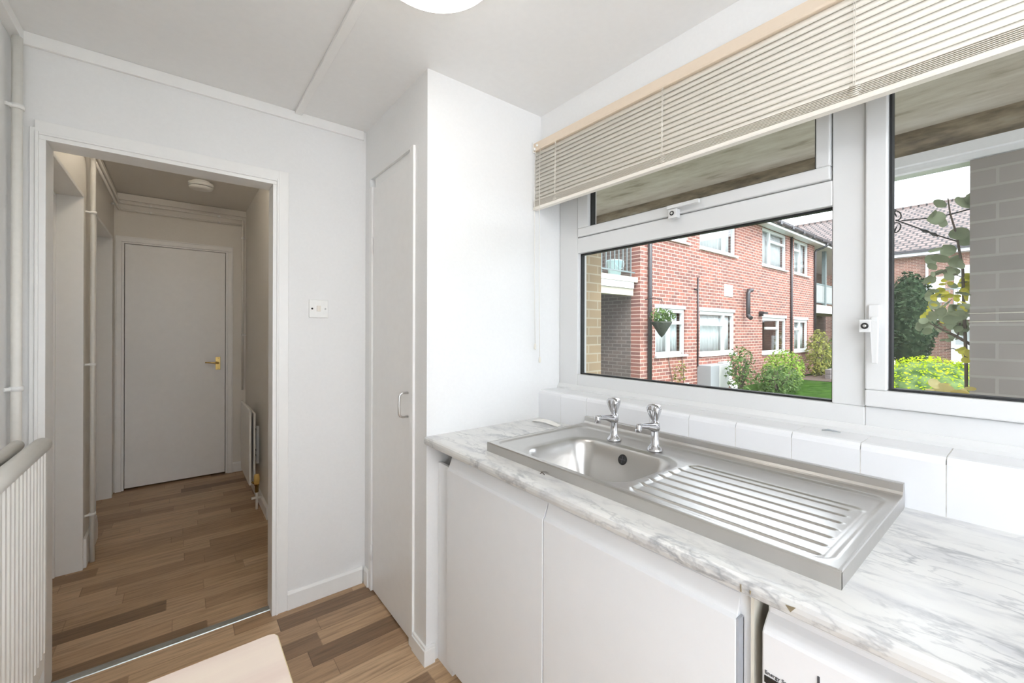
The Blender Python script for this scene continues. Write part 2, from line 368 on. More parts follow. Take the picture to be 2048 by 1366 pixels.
# window wall: below, above, rear pier (window opening Y -.70..1.505, z 1.03..2.10)
b = MB(); b.box(XW, XW+.2, YR-.1, YC+.8, 0, 1.0).box(XW, XW+.2, YR-.1, YC+.8, 2.10, ZC).box(XW, XW+.2, YR-.1, -.72, 1.0, 2.10).box(XW+.16, XW+.2, YC, YC+.8, 1.0, 2.10)
struct(b, 'wall_right', M['wall'], 'white wall holding the kitchen window', 'wall')
# rear wall (behind the camera); its wide window is added to bring in light
b = MB(); b.box(XL, XW, YR-.1, YR, 0, .35).box(XL, XW, YR-.1, YR, 2.15, ZC).box(XL, -.30, YR-.1, YR, .35, 2.15).box(1.25, XW, YR-.1, YR, .35, 2.15)
struct(b, 'wall_rear', M['wall'], 'white wall behind the viewpoint with an added window opening', 'wall')
w = thing('added_window_2', (.475, YR-.05, .35), 'wide unseen window added behind the viewpoint to let in daylight', 'window', kind='structure')
b = MB()
for a in ((-.30,1.25,.35,.41),(-.30,1.25,2.09,2.15),(-.30,-.24,.41,2.09),(1.19,1.25,.41,2.09),(.44,.51,.41,2.09)): b.box(a[0],a[1],YR-.08,YR-.02,a[2],a[3])
b.build('window_frame', M['upvc'], w)
for a in ((-.24,.44),(.51,1.19)): boxobj(a[0],a[1],YR-.055,YR-.05,.41,2.09).build('pane', M['glass'], w)
w = thing('added_window_3', (XL-.05, -1.35, .10), 'tall unseen window added in the left wall to let in daylight', 'window', kind='structure')  # added opening, unseen; sends daylight onto the cabinet fronts
b = MB()
for a in ((-2.15,-.55,.10,.16),(-2.15,-.55,1.99,2.05),(-2.15,-2.09,.16,1.99),(-.61,-.55,.16,1.99),(-1.38,-1.32,.16,1.99)): b.box(XL-.08,XL-.02,a[0],a[1],a[2],a[3])
b.build('window_frame', M['upvc'], w)
for a in ((-2.09,-1.38),(-1.32,-.61)): boxobj(XL-.055,XL-.05,a[0],a[1],.16,1.99).build('pane', M['glass'], w)
# built-in cupboard (boxed column)
b = MB(); b.box(XC, XW+.16, YC, YC+.05, 0, ZC)                       # front
b.box(XC, XC+.04, YC+.05, 1.612, 0, ZC).box(XC, XC+.04, 2.135, YB, 0, ZC).box(XC, XC+.04, 1.612, 2.135, 2.09, ZC)
b.box(XC+.03, XC+.04, 1.612, 2.135, 2.04, 2.09)
struct(b, 'wall_cupboard', M['wall'], 'white boxed-in cupboard column between worktop and hall doorway', 'wall')
d = thing('door_2', (XC, 1.873, 0), 'narrow plain cupboard door with small metal pull handle', 'door', kind='structure')
boxobj(XC+.002, XC+.03, 1.650, 2.098, .008, 2.036).build('door_leaf', M['door'], d, bevel=.002)
b = MB(); b.box(XC-.010, XC+.03, 1.612, 1.646, .0, 2.088).box(XC-.006, XC+.03, 2.101, 2.135, 0, 2.045); b.box(XC+.012, XC+.03, 1.646, 2.101, 2.040, 2.09)
b.build('door_frame', M['gloss'], d, bevel=.002)
b = MB(); yh = 1.682
pts = [(XC+.002,yh,1.052),(XC-.022,yh,1.052),(XC-.034,yh,1.047),(XC-.038,yh,1.036),(XC-.039,yh,1.0),(XC-.038,yh,.966),(XC-.034,yh,.955),(XC-.022,yh,.950),(XC+.002,yh,.950)]
b.tube(pts, .0045, 10).build('pull_handle', M['satin'], d)
for z in (1.745, .195): MB().tube([(XC-.004,2.100,z-.038),(XC-.004,2.100,z+.038)], .005, 8).build('hinge', M['gloss'], d)
# skirtings
def skirt(poly, axis, a0, a1, name, label):
    return struct(MB().prism(poly, axis, a0, a1), name, M['gloss'], label, 'skirting board', bevel=.002)
H = .085
skirt([(YB,0),(YB-.013,0),(YB-.013,H-.012),(YB-.006,H),(YB,H)], 'x', .400, .752, 'baseboard_back', 'white skirting along the wall right of the doorway')
b = MB(); q = .014
b.prism([(XC-q,1.610),(XC-q,YC-q),(.80,YC-q),(.80,YC),(XC,YC),(XC,1.610)], 'z', 0, .062)
b.prism([(XC-q+.005,1.610),(XC-q+.005,YC-q+.005),(.80,YC-q+.005),(.80,YC),(XC,YC),(XC,1.610)], 'z', .0621, .072)
b.prism([(XC,0),(XC-.012,0),(XC-.012,.075),(XC-.006,.085),(XC,.085)], 'y', 2.137, YB-.0135)
struct(b, 'baseboard_cupboard', M['gloss'], 'short white skirting round the foot of the cupboard column', 'skirting board', bevel=.002)
# ceiling trims
struct(boxobj(XL, .752, YB-.014, YB, 2.309, ZC), 'trim_1', M['gloss'], 'flat white cover strip where back wall meets ceiling', 'trim', bevel=.002)
struct(boxobj(XL, XL+.03, YR, YB-.014, 2.315, ZC), 'trim_2', M['gloss'], 'flat white cover strip where left wall meets ceiling', 'trim', bevel=.002)
struct(boxobj(.425, .456, YR, YB-.014, ZC-.014, ZC), 'trim_3', M['gloss'], 'narrow white batten crossing the kitchen ceiling', 'trim', bevel=.002)
# doorway lining and architrave
b = MB()
b.box(.336,.352, YB-.012, YB+.105, 0, 1.99).box(-.39,-.372, YB-.012, YB+.105, 0, 1.99).box(-.39,.352, YB-.012, YB+.105, 1.99, 2.006)
struct(b, 'trim_4', M['gloss'], 'white lining boards inside the open doorway', 'door lining', bevel=.0015)
b = MB()
for x0,x1,t in ((.352,.361,.016),(.361,.402,.010)): b.box(x0,x1,YB-t,YB,0,2.01+(x1-.354)); 
for x0,x1,t in ((-.399,-.390,.016),(-.412,-.399,.010)): b.box(x0,x1,YB-t,YB,0,2.01+(-.392-x0))
for z0,z1,t in ((2.006,2.016,.016),(2.016,2.057,.010)): b.box(-.392-(z0-2.008),.354+(z0-2.008),YB-t,YB,z0,z1)
struct(b, 'trim_5', M['gloss'], 'white architrave framing the open doorway', 'architrave', bevel=.002)
b = MB(); b.prism([(2.250,0),(2.252,.0035),(2.262,.0055),(2.280,.0055),(2.288,.0035),(2.290,0)], 'x', -.372, .336)
t = tag(b.build('threshold_strip', M['alu']), 'metal threshold strip across the floor in the open doorway', 'threshold strip')

# ------------------------------------------------------------------ HALL
YE, ZH, HL, HR = 4.65, 2.43, -.415, .49
struct(boxobj(-1.3, 1.6, YB+.1, YE+.1, ZH, ZH+.06), 'ceiling_hall', M['hallwall'], 'hall ceiling carrying the smoke alarm', 'ceiling')
b = MB(); b.box(-.80, -.353, YE, YE+.1, 0, ZH).box(.334, HR+.2, YE, YE+.1, 0, ZH).box(-.353, .334, YE, YE+.1, 2.025, ZH)
struct(b, 'wall_hall_end', M['hallwall'], 'far end wall of the hall around the closed door', 'wall')
b = MB(); b.box(HR, HR+.12, 3.345, YE, 0, ZH).box(HR+.12, 1.5, 3.345, 3.445, 0, ZH)
struct(b, 'wall_hall_right', M['hallwall'], 'right hall wall behind the hall radiator', 'wall')
struct(boxobj(1.45, 1.55, YB+.1, 3.345, 0, ZH), 'wall_hall_side', M['hallwall'], 'hidden side wall of the hall behind the cupboard', 'wall')
b = MB(); b.box(HL-.1, HL, 3.275, 3.70, 0, ZH).box(HL-.1, HL, 2.305, 2.45, 0, ZH).box(HL-.1, HL, 2.45, 3.275, 2.062, ZH).box(HL-.1, HL, 3.70, 4.53, 2.052, ZH).box(HL-.1, HL, 4.53, YE, 0, ZH)
struct(b, 'wall_hall_left', M['hallwall'], 'left hall wall with two doorways and a narrow pier between', 'wall')
struct(boxobj(XL-.1, 1.5, YB+.04, YB+.1, ZC+.06, ZH+.06), 'wall_hall_head', M['hallwall'], 'hall side strip of wall above the kitchen ceiling line', 'wall')
for i, (y0, y1, zt) in enumerate(((2.45,3.275,2.06),(3.70,4.53,2.05))):
    b = MB(); b.box(HL-.16,HL+.004,y1-.022,y1,0,zt).box(HL-.16,HL+.004,y0,y0+.022,0,zt).box(HL-.16,HL+.004,y0,y1,zt-.02,zt)
    b.box(HL-.16,HL-.10,y1-.034,y1-.022,0,zt-.02).box(HL-.16,HL-.10,y0+.022,y1-.022,zt-.032,zt-.02)
    struct(b, 'trim_%d' % (6+i), M['gloss'], ('pale door lining of the nearer left-hand hall doorway','pale door lining of the farther left-hand hall doorway')[i], 'door lining', bevel=.0015)
    struct(boxobj(HL-.20,HL-.163,y0,y1,.006,zt), 'door_%d' % (3+i), M['door'], ('closed door of the nearer left-hand hall doorway','closed door of the farther left-hand hall doorway')[i], 'door')
struct(boxobj(-1.0,1.2,YE+.10,YE+.14,-.06,ZH), 'wall_light_block', M['dark'], 'dark panel added behind the far hall door to block sky light', 'wall')  # added blocker; keeps sky light out of the gap under the door
# end door
d = thing('door_1', (-.01, YE, 0), 'closed plain flush door at the far end of the hall', 'door', kind='structure')
boxobj(-.350, .331, YE+.004, YE+.044, .014, 2.020).build('door_leaf', M['door'], d, bevel=.002)
b = MB()
b.box(-.368,-.353,YE-.004,YE+.06,0,2.036).box(.334,.349,YE-.004,YE+.06,0,2.036).box(-.353,.334,YE-.004,YE+.06,2.023,2.036)
b.box(-.405,-.368,YE-.016,YE,0,2.036).box(.349,.388,YE-.016,YE,0,2.036).box(-.405,.388,YE-.016,YE,2.036,2.078)
b.box(-.405,-.396,YE-.021,YE-.016,0,2.078).box(.379,.388,YE-.021,YE-.016,0,2.078).box(-.405,.388,YE-.021,YE-.016,2.069,2.078)
b.build('door_frame', M['door'], d, bevel=.0015)
b = MB(); b.box(.258,.294,YE-.001,YE+.004,.955,1.070); b.tube([(.276,YE+.004,1.018),(.276,YE-.040,1.018)], .009, 10); b.tube([(.280,YE-.042,1.018),(.25,YE-.044,1.020),(.215,YE-.043,1.024),(.180,YE-.040,1.026)], [.009,.008,.0065,.006], 10)
b.ball((.276,YE-.003,1.058),.004,8).ball((.276,YE-.003,.966),.004,8)
hd = b.build('lever_handle', M['brass'], d, bevel=.001); hd['label'] = 'brass lever handle on a brass plate'
# hall skirtings and coving
b = MB(); b.prism([(HR,0),(HR-.015,0),(HR-.015,.075),(HR-.007,.09),(HR,.09)], 'y', 3.345, YE); b.box(HR-.015,HR+.12,3.330,3.345,0,.09)
b.prism([(YE,0),(YE-.014,0),(YE-.014,.075),(YE-.007,.09),(YE,.09)], 'x', .389, HR-.015)
struct(b, 'baseboard_hall_right', M['gloss'], 'white skirting under the hall radiator', 'skirting board', bevel=.002)
b = MB(); b.prism([(3.275,0),(3.70,0),(3.70,.095),(3.66,.16),(3.275,.16)], 'x', HL, HL+.016)
struct(b, 'baseboard_hall_left', M['gloss'], 'white chamfered skirting on the pier between hall doorways', 'skirting board', bevel=.003)
b = MB(); b.box(HL,HR,YE-.02,YE,2.372,2.424).box(HL,HL+.02,2.306,YE-.02,2.385,2.424)
struct(b, 'trim_8', M['hallwall'], 'cover strip round the top of the hall walls', 'trim', bevel=.002)

# heating pipes in the hall
def pipe(name, pts, r, label, clips=(), cat='pipe'):
    o = tag(MB().tube(pts, r, 12).build(name, M['pipe']), label, cat)
    for a, bb in clips:
        MB().tube([a, bb], .0065, 8).build('pipe_clip', M['plastic'], o)
        MB().tube([Vector(a)+Vector((0,0,-.008)), Vector(a)+Vector((0,0,.008))], r+.004, 12).build('pipe_clip', M['plastic'], o)
    return o
pipe('heating_pipe', [(HL+.03,2.33,2.345),(HL+.03,YE-.04,2.345),(HL+.04,YE-.028,2.345),(.45,YE-.028,2.345),(.462,YE-.03,2.335),(.462,YE-.03,.76)], .0085, 'upper small heating pipe along the hall walls below the ceiling strip', [((.462,YE-.03,2.17),(HR,YE-.03,2.17)),((.462,YE-.03,1.27),(HR,YE-.03,1.27)),((.28,YE-.028,2.345),(.28,YE,2.345)),((-.19,YE-.028,2.345),(-.19,YE,2.345))])
pipe('heating_pipe', [(HL+.03,3.42,2.290),(HL+.03,YE-.04,2.290),(HL+.04,YE-.028,2.290),(.462,YE-.028,2.290)], .0085, 'lower small heating pipe along the far hall wall above the door', [((.28,YE-.028,2.29),(.28,YE,2.29)),((-.19,YE-.028,2.29),(-.19,YE,2.29)),((HL+.03,4.45,2.29),(HL,4.45,2.29))])
pipe('heating_pipe', [(HL+.03,2.40,2.292),(HL+.03,3.24,2.292),(HL+.03,3.32,2.285),(HL+.03,3.345,2.25),(HL+.03,3.345,1.2),(HL+.03,3.345,.0)], .012, 'tall vertical heating pipe on the pier between the left hall doorways', [((HL+.03,3.345,z),(HL,3.325,z)) for z in (1.98,1.12,.27)])
# kitchen corner pipes
pipe('heating_pipe', [(-.431,2.150,2.306),(-.431,2.150,1.2),(-.431,2.150,0)], .0135, 'thick white heating pipe standing in the left corner beside the doorway', [((-.431,2.150,2.07),(XL,2.13,2.07)),((-.431,2.150,1.118),(XL,2.13,1.118))])

s = thing('ceiling_light', (-.02,2.78,ZH), 'round drum light added to brighten the hall, unseen above the doorway head', 'ceiling light')  # added lamp, out of sight, to lift the hall brightness
MB().lathe([(.10,0),(.10,-.02),(.13,-.022),(.13,-.026)], (-.02,2.78,ZH), n=40).build('rim', M['lamprim'], s)
MB().lathe([(.118,-.027),(.118,-.075)], (-.02,2.78,ZH), n=40).build('fill_drum', M['hall'], s)
MB().lathe([(.13,-.0755),(.13,-.082),(.10,-.088),(0,-.09)], (-.02,2.78,ZH), n=40).build('light_stop', M['satin'], s)  # opaque cap shaped to keep direct light off the hall floor
# smoke alarm
s = thing('smoke_alarm', (.125, 3.90, ZH), 'round white smoke alarm on the hall ceiling', 'smoke alarm')
MB().lathe([(.040,0),(.055,-.004),(.055,-.016),(.040,-.018)], (.125,3.90,ZH), n=32).build('mounting_base', M['plastic'], s)
MB().lathe([(.045,-.018),(.078,-.020),(.079,-.040),(.074,-.044)], (.125,3.90,ZH), n=40).build('alarm_body', M['plastic'], s)
MB().lathe([(.070,-.044),(.070,-.049)], (.125,3.90,ZH), n=40).build('vent_slot', M['dark'], s)
MB().lathe([(.076,-.049),(.070,-.060),(.040,-.066),(0,-.067)], (.125,3.90,ZH), n=40).build('alarm_cover', M['plastic'], s)

# hall radiator (double panel, seen from its end)
r_ = thing('radiator', (.43, 3.9, .17), 'white panel radiator on the right wall of the hall', 'radiator')
def panel(xa, xb, y0, y1, z0, z1): return MB().box(xa, xb, y0, y1, z0, z1)
panel(.402,.418,3.60,4.12,.175,.725).build('front_panel', M['rad'], r_, bevel=.006, seg=3)
panel(.432,.446,3.62,4.10,.20,.70).build('back_panel', M['rad'], r_, bevel=.005, seg=3)
MB().tube([(.410,3.60,.722),(.410,4.12,.722)], .009, 10).build('top_seam', M['rad'], r_)
b = MB(); b.box(.470,.489,3.78,3.80,.28,.57)
for z in (.34,.38,.54): b.box(.466,.471,3.782,3.790,z,z+.012,1)
bk = b.build('wall_bracket', [M['plastic'], M['dark']], r_); bk['label'] = 'white slotted wall bracket behind the panels'
b = MB(); b.lathe([(.012,.0),(.012,.05),(.0165,.052),(.0165,.085),(.012,.088)], (.449,3.58,.125), n=16, m=0); b.tube([(.449,3.58,0),(.449,3.58,.125)], .0085, 10, m=1); b.tube([(.449,3.58,.085),(.415,3.58,.085)], .010, 10, m=1); b.tube([(.449,3.58,.085),(.48,3.58,.085)], .009, 10, m=1); b.lathe([(.017,.03),(.020,.06),(.017,.10)], (.449,3.58,.155), n=16, m=2); b.tube([(.42,3.60,.20),(.449,3.585,.18)], .008, 8, m=0)
vv = b.build('radiator_valve', [M['brass'], M['pipe'], M['ochre']], r_); vv['label'] = 'valve with an ochre cap over white painted pipework'

# ------------------------------------------------------------------ KITCHEN RADIATOR (left)
r_ = thing('radiator', (-.34, 1.40, .30), 'white fluted double panel radiator on the left kitchen wall', 'radiator')
y0, y1 = .92, 1.86
b = MB(); pr = []
pitch = .0333; y = y0+.02
pr = [(-.330,y0),(-.330,y1),(-.316,y1),(-.316,y1-.012)]
yy = y1-.012
while yy - pitch > y0+.01:
    pr += [(-.316,yy-.008),(-.308,yy-.013),(-.308,yy-.026),(-.316,yy-pitch+.001)]; yy -= pitch
pr += [(-.316,y0)]
b.prism(pr, 'z', .365, .955); b.box(-.330,-.316,y0,y1,.30,.365)
b.build('front_panel', M['rad'], r_)
b = MB(); b.tube([(-.322,y0,.972),(-.322,y1,.972)], .022, 16); b.build('front_top_rail', M['rad'], r_)
b = MB(); b.box(-.378,-.364,y0,y1,.30,.965); b.build('back_panel', M['rad'], r_)
b = MB(); b.tube([(-.372,y0,.978),(-.372,y1,.978)], .016, 16); b.build('back_top_rail', M['rad'], r_)
b = MB()
for k in range(40): b.box(-.366,-.329,.93+k*.0235,.932+k*.0235,.34,.94)
b.build('convector_fins', M['rad'], r_)
b = MB(); b.tube([(-.345,1.88,.33),(-.345,1.90,.33),(-.345,1.90,0)], .0085, 10); b.tube([(-.345,1.84,.33),(-.345,1.88,.33)], .011, 10); b.build('radiator_tail', M['pipe'], r_)
for yb in (1.10,1.68): boxobj(-.454,-.378,yb,yb+.03,.42,.86).build('wall_bracket', M['plastic'], r_)

# light switch
s = thing('light_switch', (.535, YB-.005, 1.423), 'white square light switch on the wall right of the doorway', 'light switch')
boxobj(.491,.579,YB-.009,YB,1.379,1.467).build('face_plate', M['plastic'], s, bevel=.003)
b = MB(); b.prism([(YB-.009,1.410),(YB-.0115,1.410),(YB-.015,1.438),(YB-.009,1.438)], 'x', .526,.544); b.build('rocker', M['slat'], s, bevel=.0008)
for x, mt in ((.505,'black'),(.565,'satin')): MB().lathe([(.0045,-.0095),(.0045,-.0085)], (x,YB,1.423), 'y', 12).build('screw', M[mt], s)

# ------------------------------------------------------------------ CEILING LIGHT
cx, cy = .531, 1.009
s = thing('ceiling_light', (cx,cy,ZC), 'round lit glass bowl light on the kitchen ceiling', 'ceiling light')
MB().lathe([(.120,0),(.120,-.030),(.17,-.036),(.180,-.038),(.180,-.043),(.17,-.045)], (cx,cy,ZC), n=64).build('rim', M['lamprim'], s)
prof = [(.176*math.cos(a), -.042-.060*math.sin(a)) for a in [R(k*9) for k in range(11)]]
MB().lathe(prof, (cx,cy,ZC), n=64).build('glass_bowl', M['lamp'], s)
# strip light added out of view to brighten the kitchen
s = thing('fill_strip', (-.22,-1.35,ZC), 'long strip light added behind the viewpoint to brighten the kitchen', 'ceiling light')
boxobj(-.26,-.18,-1.98,-.72,ZC-.035,ZC).build('housing', M['plastic'], s, bevel=.004)
MB().prism([(-.28,ZC-.036),(-.275,ZC-.075),(-.25,ZC-.092),(-.19,ZC-.092),(-.165,ZC-.075),(-.16,ZC-.036)], 'y', -1.96, -.74).build('diffuser', M['tube'], s)

# ------------------------------------------------------------------ WORKTOP, TILES, CABINETS
b = MB()
fp = [(.87,.868),(.762,.868),(.757,.872),(.755,.880),(.755,.888),(.757,.895),(.763,.899),(.770,.90),(.87,.90)]
b.prism(fp, 'y', -1.6, YC, smooth=False)
b.box(.87,1.20,1.07,YC,.868,.90).box(.87,1.20,-1.6,.66,.868,.90).box(1.20,XW,-1.6,YC,.868,.90)
wt = tag(b.build('worktop', M['marble']), 'long white marble-effect worktop with a rounded front edge', 'worktop')
b = MB(); b.prism([(.236,.888),(.250,.886),(.243,.878)], 'x', .7535,.7555); ch = b.build('edge_chip', M['chip'], wt); ch['label'] = 'small brown chip in the front edge'
b = MB(); b.prism([(.3168,.886),(.3185,.886),(.3182,.874),(.3168,.873)], 'x', .7538,.7556); b.prism([(.301,.882),(.3035,.883),(.3025,.875)], 'x', .7538,.7556); b.build('edge_crack', M['chip'], wt)
# base unit
c = thing('base_cabinet', (1.06,.86,0), 'white two-door base cabinet under the sink', 'cabinet')
b = MB(); b.box(.812,1.35,.320,.336,.06,.868).box(.812,1.35,1.372,1.388,.06,.868).box(.812,1.35,.336,1.372,.06,.078).box(1.33,1.35,.336,1.372,.06,.868).box(.812,.828,.336,1.372,.795,.868)
b.build('carcass', M['unit'], c)
boxobj(.840,.855,.32,1.39,0,.06).build('plinth', M['unit'], c)
dp = [(.790,.066),(.790,.796),(.797,.802),(.811,.838),(.811,.066)]
for y0, y1 in ((.857,1.386),(.341,.853)):
    MB().prism(dp, 'y', y0, y1).build('door', M['unit'], c, bevel=.0015)
boxobj(.791,.8105,.3365,.3405,.066,.800).build('door_edging', M['unitedge'], c)
cp = MB().box(.800,1.35,.3140,.3195,.0,.868); cs = cp.build('end_panel', M['cream'], c); cs['label'] = 'cream end panel beside the appliance'
# scribe filler between unit and column
tag(boxobj(.818,.83,1.390,YC-.001,.0,.79).build('filler_panel', M['unit']), 'white filler strip between base cabinet and cupboard column', 'filler panel')

# appliance
a = thing('dishwasher', (1.06,.01,0), 'white appliance with dark stripe and lettering under the worktop', 'dishwasher')
YA0, YA1 = -.303, .2975
MB().box(.815,1.34,YA0,YA1,.01,.838).build('body', M['appl'], a, bevel=.004)
MB().prism([(.790,.12),(.790,.66),(.815,.66),(.815,.12)], 'y', YA0, YA1).build('door', M['appl'], a, bevel=.004)
MB().prism([(.792,.664),(.789,.70),(.789,.801),(.792,.806),(.804,.818),(.822,.832),(.840,.839),(.86,.840),(.86,.664)], 'y', YA0, YA1).build('control_panel', M['appl'], a, bevel=.003)
b = MB(); b.prism([(.2930,.7300),(.243,.7300),(.207,.716),(.187,.70),(.217,.70),(.262,.7085),(.2930,.7190)], 'x', .7875,.7895); ds = b.build('display_stripe', M['glossblack'], a); ds['label'] = 'glossy black swoosh stripe'
def text(body, size, loc, rot, mat, parent, name, ext=.0006):
    cu = bpy.data.curves.new(name, 'FONT'); cu.body = body; cu.size = size; cu.extrude = ext
    o = bpy.data.objects.new(name, cu); COL.objects.link(o)
    o.matrix_world = Matrix.Translation(loc) @ rot
    dg = bpy.context.evaluated_depsgraph_get(); me = bpy.data.meshes.new_from_object(o.evaluated_get(dg)); mw = o.matrix_world.copy()
    bpy.data.objects.remove(o); me.transform(mw); me.materials.clear(); me.materials.append(mat)
    n = bpy.data.objects.new(name, me); COL.objects.link(n)
    n.parent = parent; n.matrix_parent_inverse = Matrix.Translation(-Vector(parent.location))
    return n
ROT_MX = Matrix(((0,0,-1,0),(-1,0,0,0),(0,1,0,0),(0,0,0,1)))    # text on a face that looks toward -X
text('Energy Saver', .0085, (.7885,.2925,.7335), ROT_MX, M['ink'], a, 'lettering')
text('beko', .036, (.7885,.219,.7525), ROT_MX, M['ink'], a, 'lettering')

# wall tiles + tiled ledge
b = MB(); b.box(XW-.0083,XW,-1.6,YC,.90,1.018,1)
J = [.131+.153*k for k in range(-12,9)] + [YC+.0]
b.box(XW-.002,1.50,-.72,YC,1.0,1.0335,1)
for k in range(len(J)-1):
    y0, y1 = J[k]+.0009, J[k+1]-.0009
    if y0 < -.72: lo = False
    b.prism([(XW-.004,.9),(XW-.009,.9),(XW-.010,1.018),(XW-.0075,1.027),(XW-.001,1.0345),(XW+.012,1.0352),(XW+.012,1.028),(XW-.004,1.020)], 'y', y0, y1, 0)
    if y0 > -.72: b.box(XW+.0125,1.50,y0,y1,1.028,1.0345,0)
struct(b, 'trim_9', [M['tile'], M['grout']], 'single row of white wall tiles and tiled window ledge', 'tiles')
struct(MB().prism([(1.484,1.034),(1.486,1.044),(1.496,1.058),(1.50,1.058),(1.50,1.034)], 'y', -.72, YC), 'trim_10', M['upvc'], 'white bead along the foot of the window frame', 'trim')
# small things lying about
b = MB(); n = 7; vs = []
for k in range(n):
    t = k/(n-1); yy = 1.455-.155*t; z = .9015+.010*math.sin(t*math.pi)*(.4+.6*(1-t)); vs += [(1.272+.012*t,yy,z),(1.300+.016*t,yy+.01,z+.007*math.sin(3.1*t)),(1.272+.012*t,yy,z+.0012),(1.300+.016*t,yy+.01,z+.0012+.007*math.sin(3.1*t))]
fs = []
for k in range(n-1):
    o = 4*k; p = o+4; fs += [(o,o+1,p+1,p),(o+2,p+2,p+3,o+3),(o,p,p+2,o+2),(o+1,o+3,p+3,p+1)]
fs += [(0,2,3,1),(4*n-4,4*n-3,4*n-1,4*n-2)]
b._add(vs, fs); tag(b.build('paper_strip', M['paper']), 'curled white paper strip on the worktop corner behind the sink', 'paper')
b = MB(); b.tube([(1.442,.388,1.0375),(1.446,.374,1.040),(1.450,.360,1.0385),(1.454,.347,1.0365)], [.0015,.003,.0022,.001], 8)
tag(b.build('metal_sliver', M['grey']), 'small dark sliver lying on the tiled window ledge', 'scrap')
b = MB(); b.tube([(.838,.915,.9015),(.834,.905,.9035),(.831,.893,.9015)], .0012, 6); b.tube([(.834,.905,.9035),(.826,.907,.9015)], .0009, 6)
tag(b.build('twig', M['bark']), 'tiny brown twig on the worktop against the sink front', 'twig')

# ------------------------------------------------------------------ SINK
s = thing('sink', (1.09,.696,.90), 'stainless steel sink with ribbed drainer set on the worktop', 'sink')
SX0, SX1, SY0, SY1 = .842, 1.345, .200, 1.196
def rr(x, y, cx_, cy_, hx, hy, r):
    qx, qy = abs(x-cx_)-hx+r, abs(y-cy_)-hy+r
    return math.hypot(max(qx,0), max(qy,0)) + min(max(qx,qy),0) - r
def sst(a, b_, x):
    t = min(max((x-a)/(b_-a),0),1); return t*t*(3-2*t)
def hgt(x, y):
    z = .931
    d = rr(x,y,(.858+1.300)/2,(.216+1.180)/2,(1.300-.858)/2,(1.180-.216)/2,.035)
    z -= .005*(1-sst(-.012,.0,d))
    db = rr(x,y,1.030,.868,.150,.196,.075)
    z -= .150*(1-sst(-.062,.004,db)) + .004*(1-sst(.0,.022,db))
    # drainer recess and ribs
    dd = rr(x,y,1.03,.435,.165,.205,.03)
    if db > 0:
        z -= .003*(1-sst(-.010,.0,dd))*sst(0,.03,db)
        for i in range(7):
            xi = .893+.0455*i
            ya, yb = .247+.003*i, .640+.012*math.sin(math.pi*i/6)-.0
            e = sst(ya-.012,ya+.004,y)*(1-sst(yb-.012,yb+.004,y))
            z -= .0038*e*math.exp(-((x-xi)/.0036)**2)
    return z
nx, ny = 210, 250
vs = []; 
for i in range(nx+1):
    for j in range(ny+1):
        x = SX0+(SX1-SX0)*i/nx; y = SY0+(SY1-SY0)*j/ny; vs.append((x,y,hgt(x,y)))
fs = [(i*(ny+1)+j, (i+1)*(ny+1)+j, (i+1)*(ny+1)+j+1, i*(ny+1)+j+1) for i in range(nx) for j in range(ny)]
b = MB(); b._add(vs, fs, 0, True)
top = b.build('bowl_and_drainer', M['steel'], s)
b = MB(); e = .003
b.prism([(SX0-.001,.90),(SX0-.001,.928),(SX0+.001,.9315),(SX0+.004,.9318),(SX0+.004,.90)], 'y', SY0-.001, SY1+.001)
b.prism([(SY0-.001,.90),(SY0-.001,.928),(SY0+.001,.9315),(SY0+.004,.9318),(SY0+.004,.90)], 'x', SX0, SX1)
b.prism([(SY1+.001,.90),(SY1+.001,.928),(SY1-.001,.9315),(SY1-.004,.9318),(SY1-.004,.90)], 'x', SX0, SX1)
b.build('side_skirt', M['steel'], s)
b = MB(); b.prism([(1.330,.930),(1.338,.9335),(1.342,.940),(1.343,.9565),(1.346,.9585),(1.3595,.9585),(1.3595,.90),(1.340,.90)], 'y', SY0, SY1); b.build('upstand', M['steel'], s)
xo = 1.10
while hgt(xo,.868) < .888: xo += .0005
sl = math.atan2(hgt(xo+.002,.868)-hgt(xo-.002,.868), .004)
b = MB(); b.lathe([(.0,-.002),(.0165,-.002),(.0175,.001),(.0150,.004),(.0120,.002),(.0,.002)], (0,0,0), n=28); b.box(-.011,.011,-.0012,.0012,.002,.0035,1); b.box(-.0012,.0012,-.011,.011,.002,.0035,1)
ov = b.build('overflow_outlet', [M['black'],M['ink']]); ov.data.transform(Matrix.Translation((xo,.868,.888)) @ Matrix.Rotation(-sl,4,'Y')); ov.parent = s; ov.matrix_parent_inverse = Matrix.Translation(-Vector(s.location))
b = MB(); b.lathe([(0,0),(.036,0),(.040,.002),(.036,.004),(.02,.001),(0,.001)], (1.03,.868,.7775), n=32); b.build('waste_outlet', M['chrome'], s)

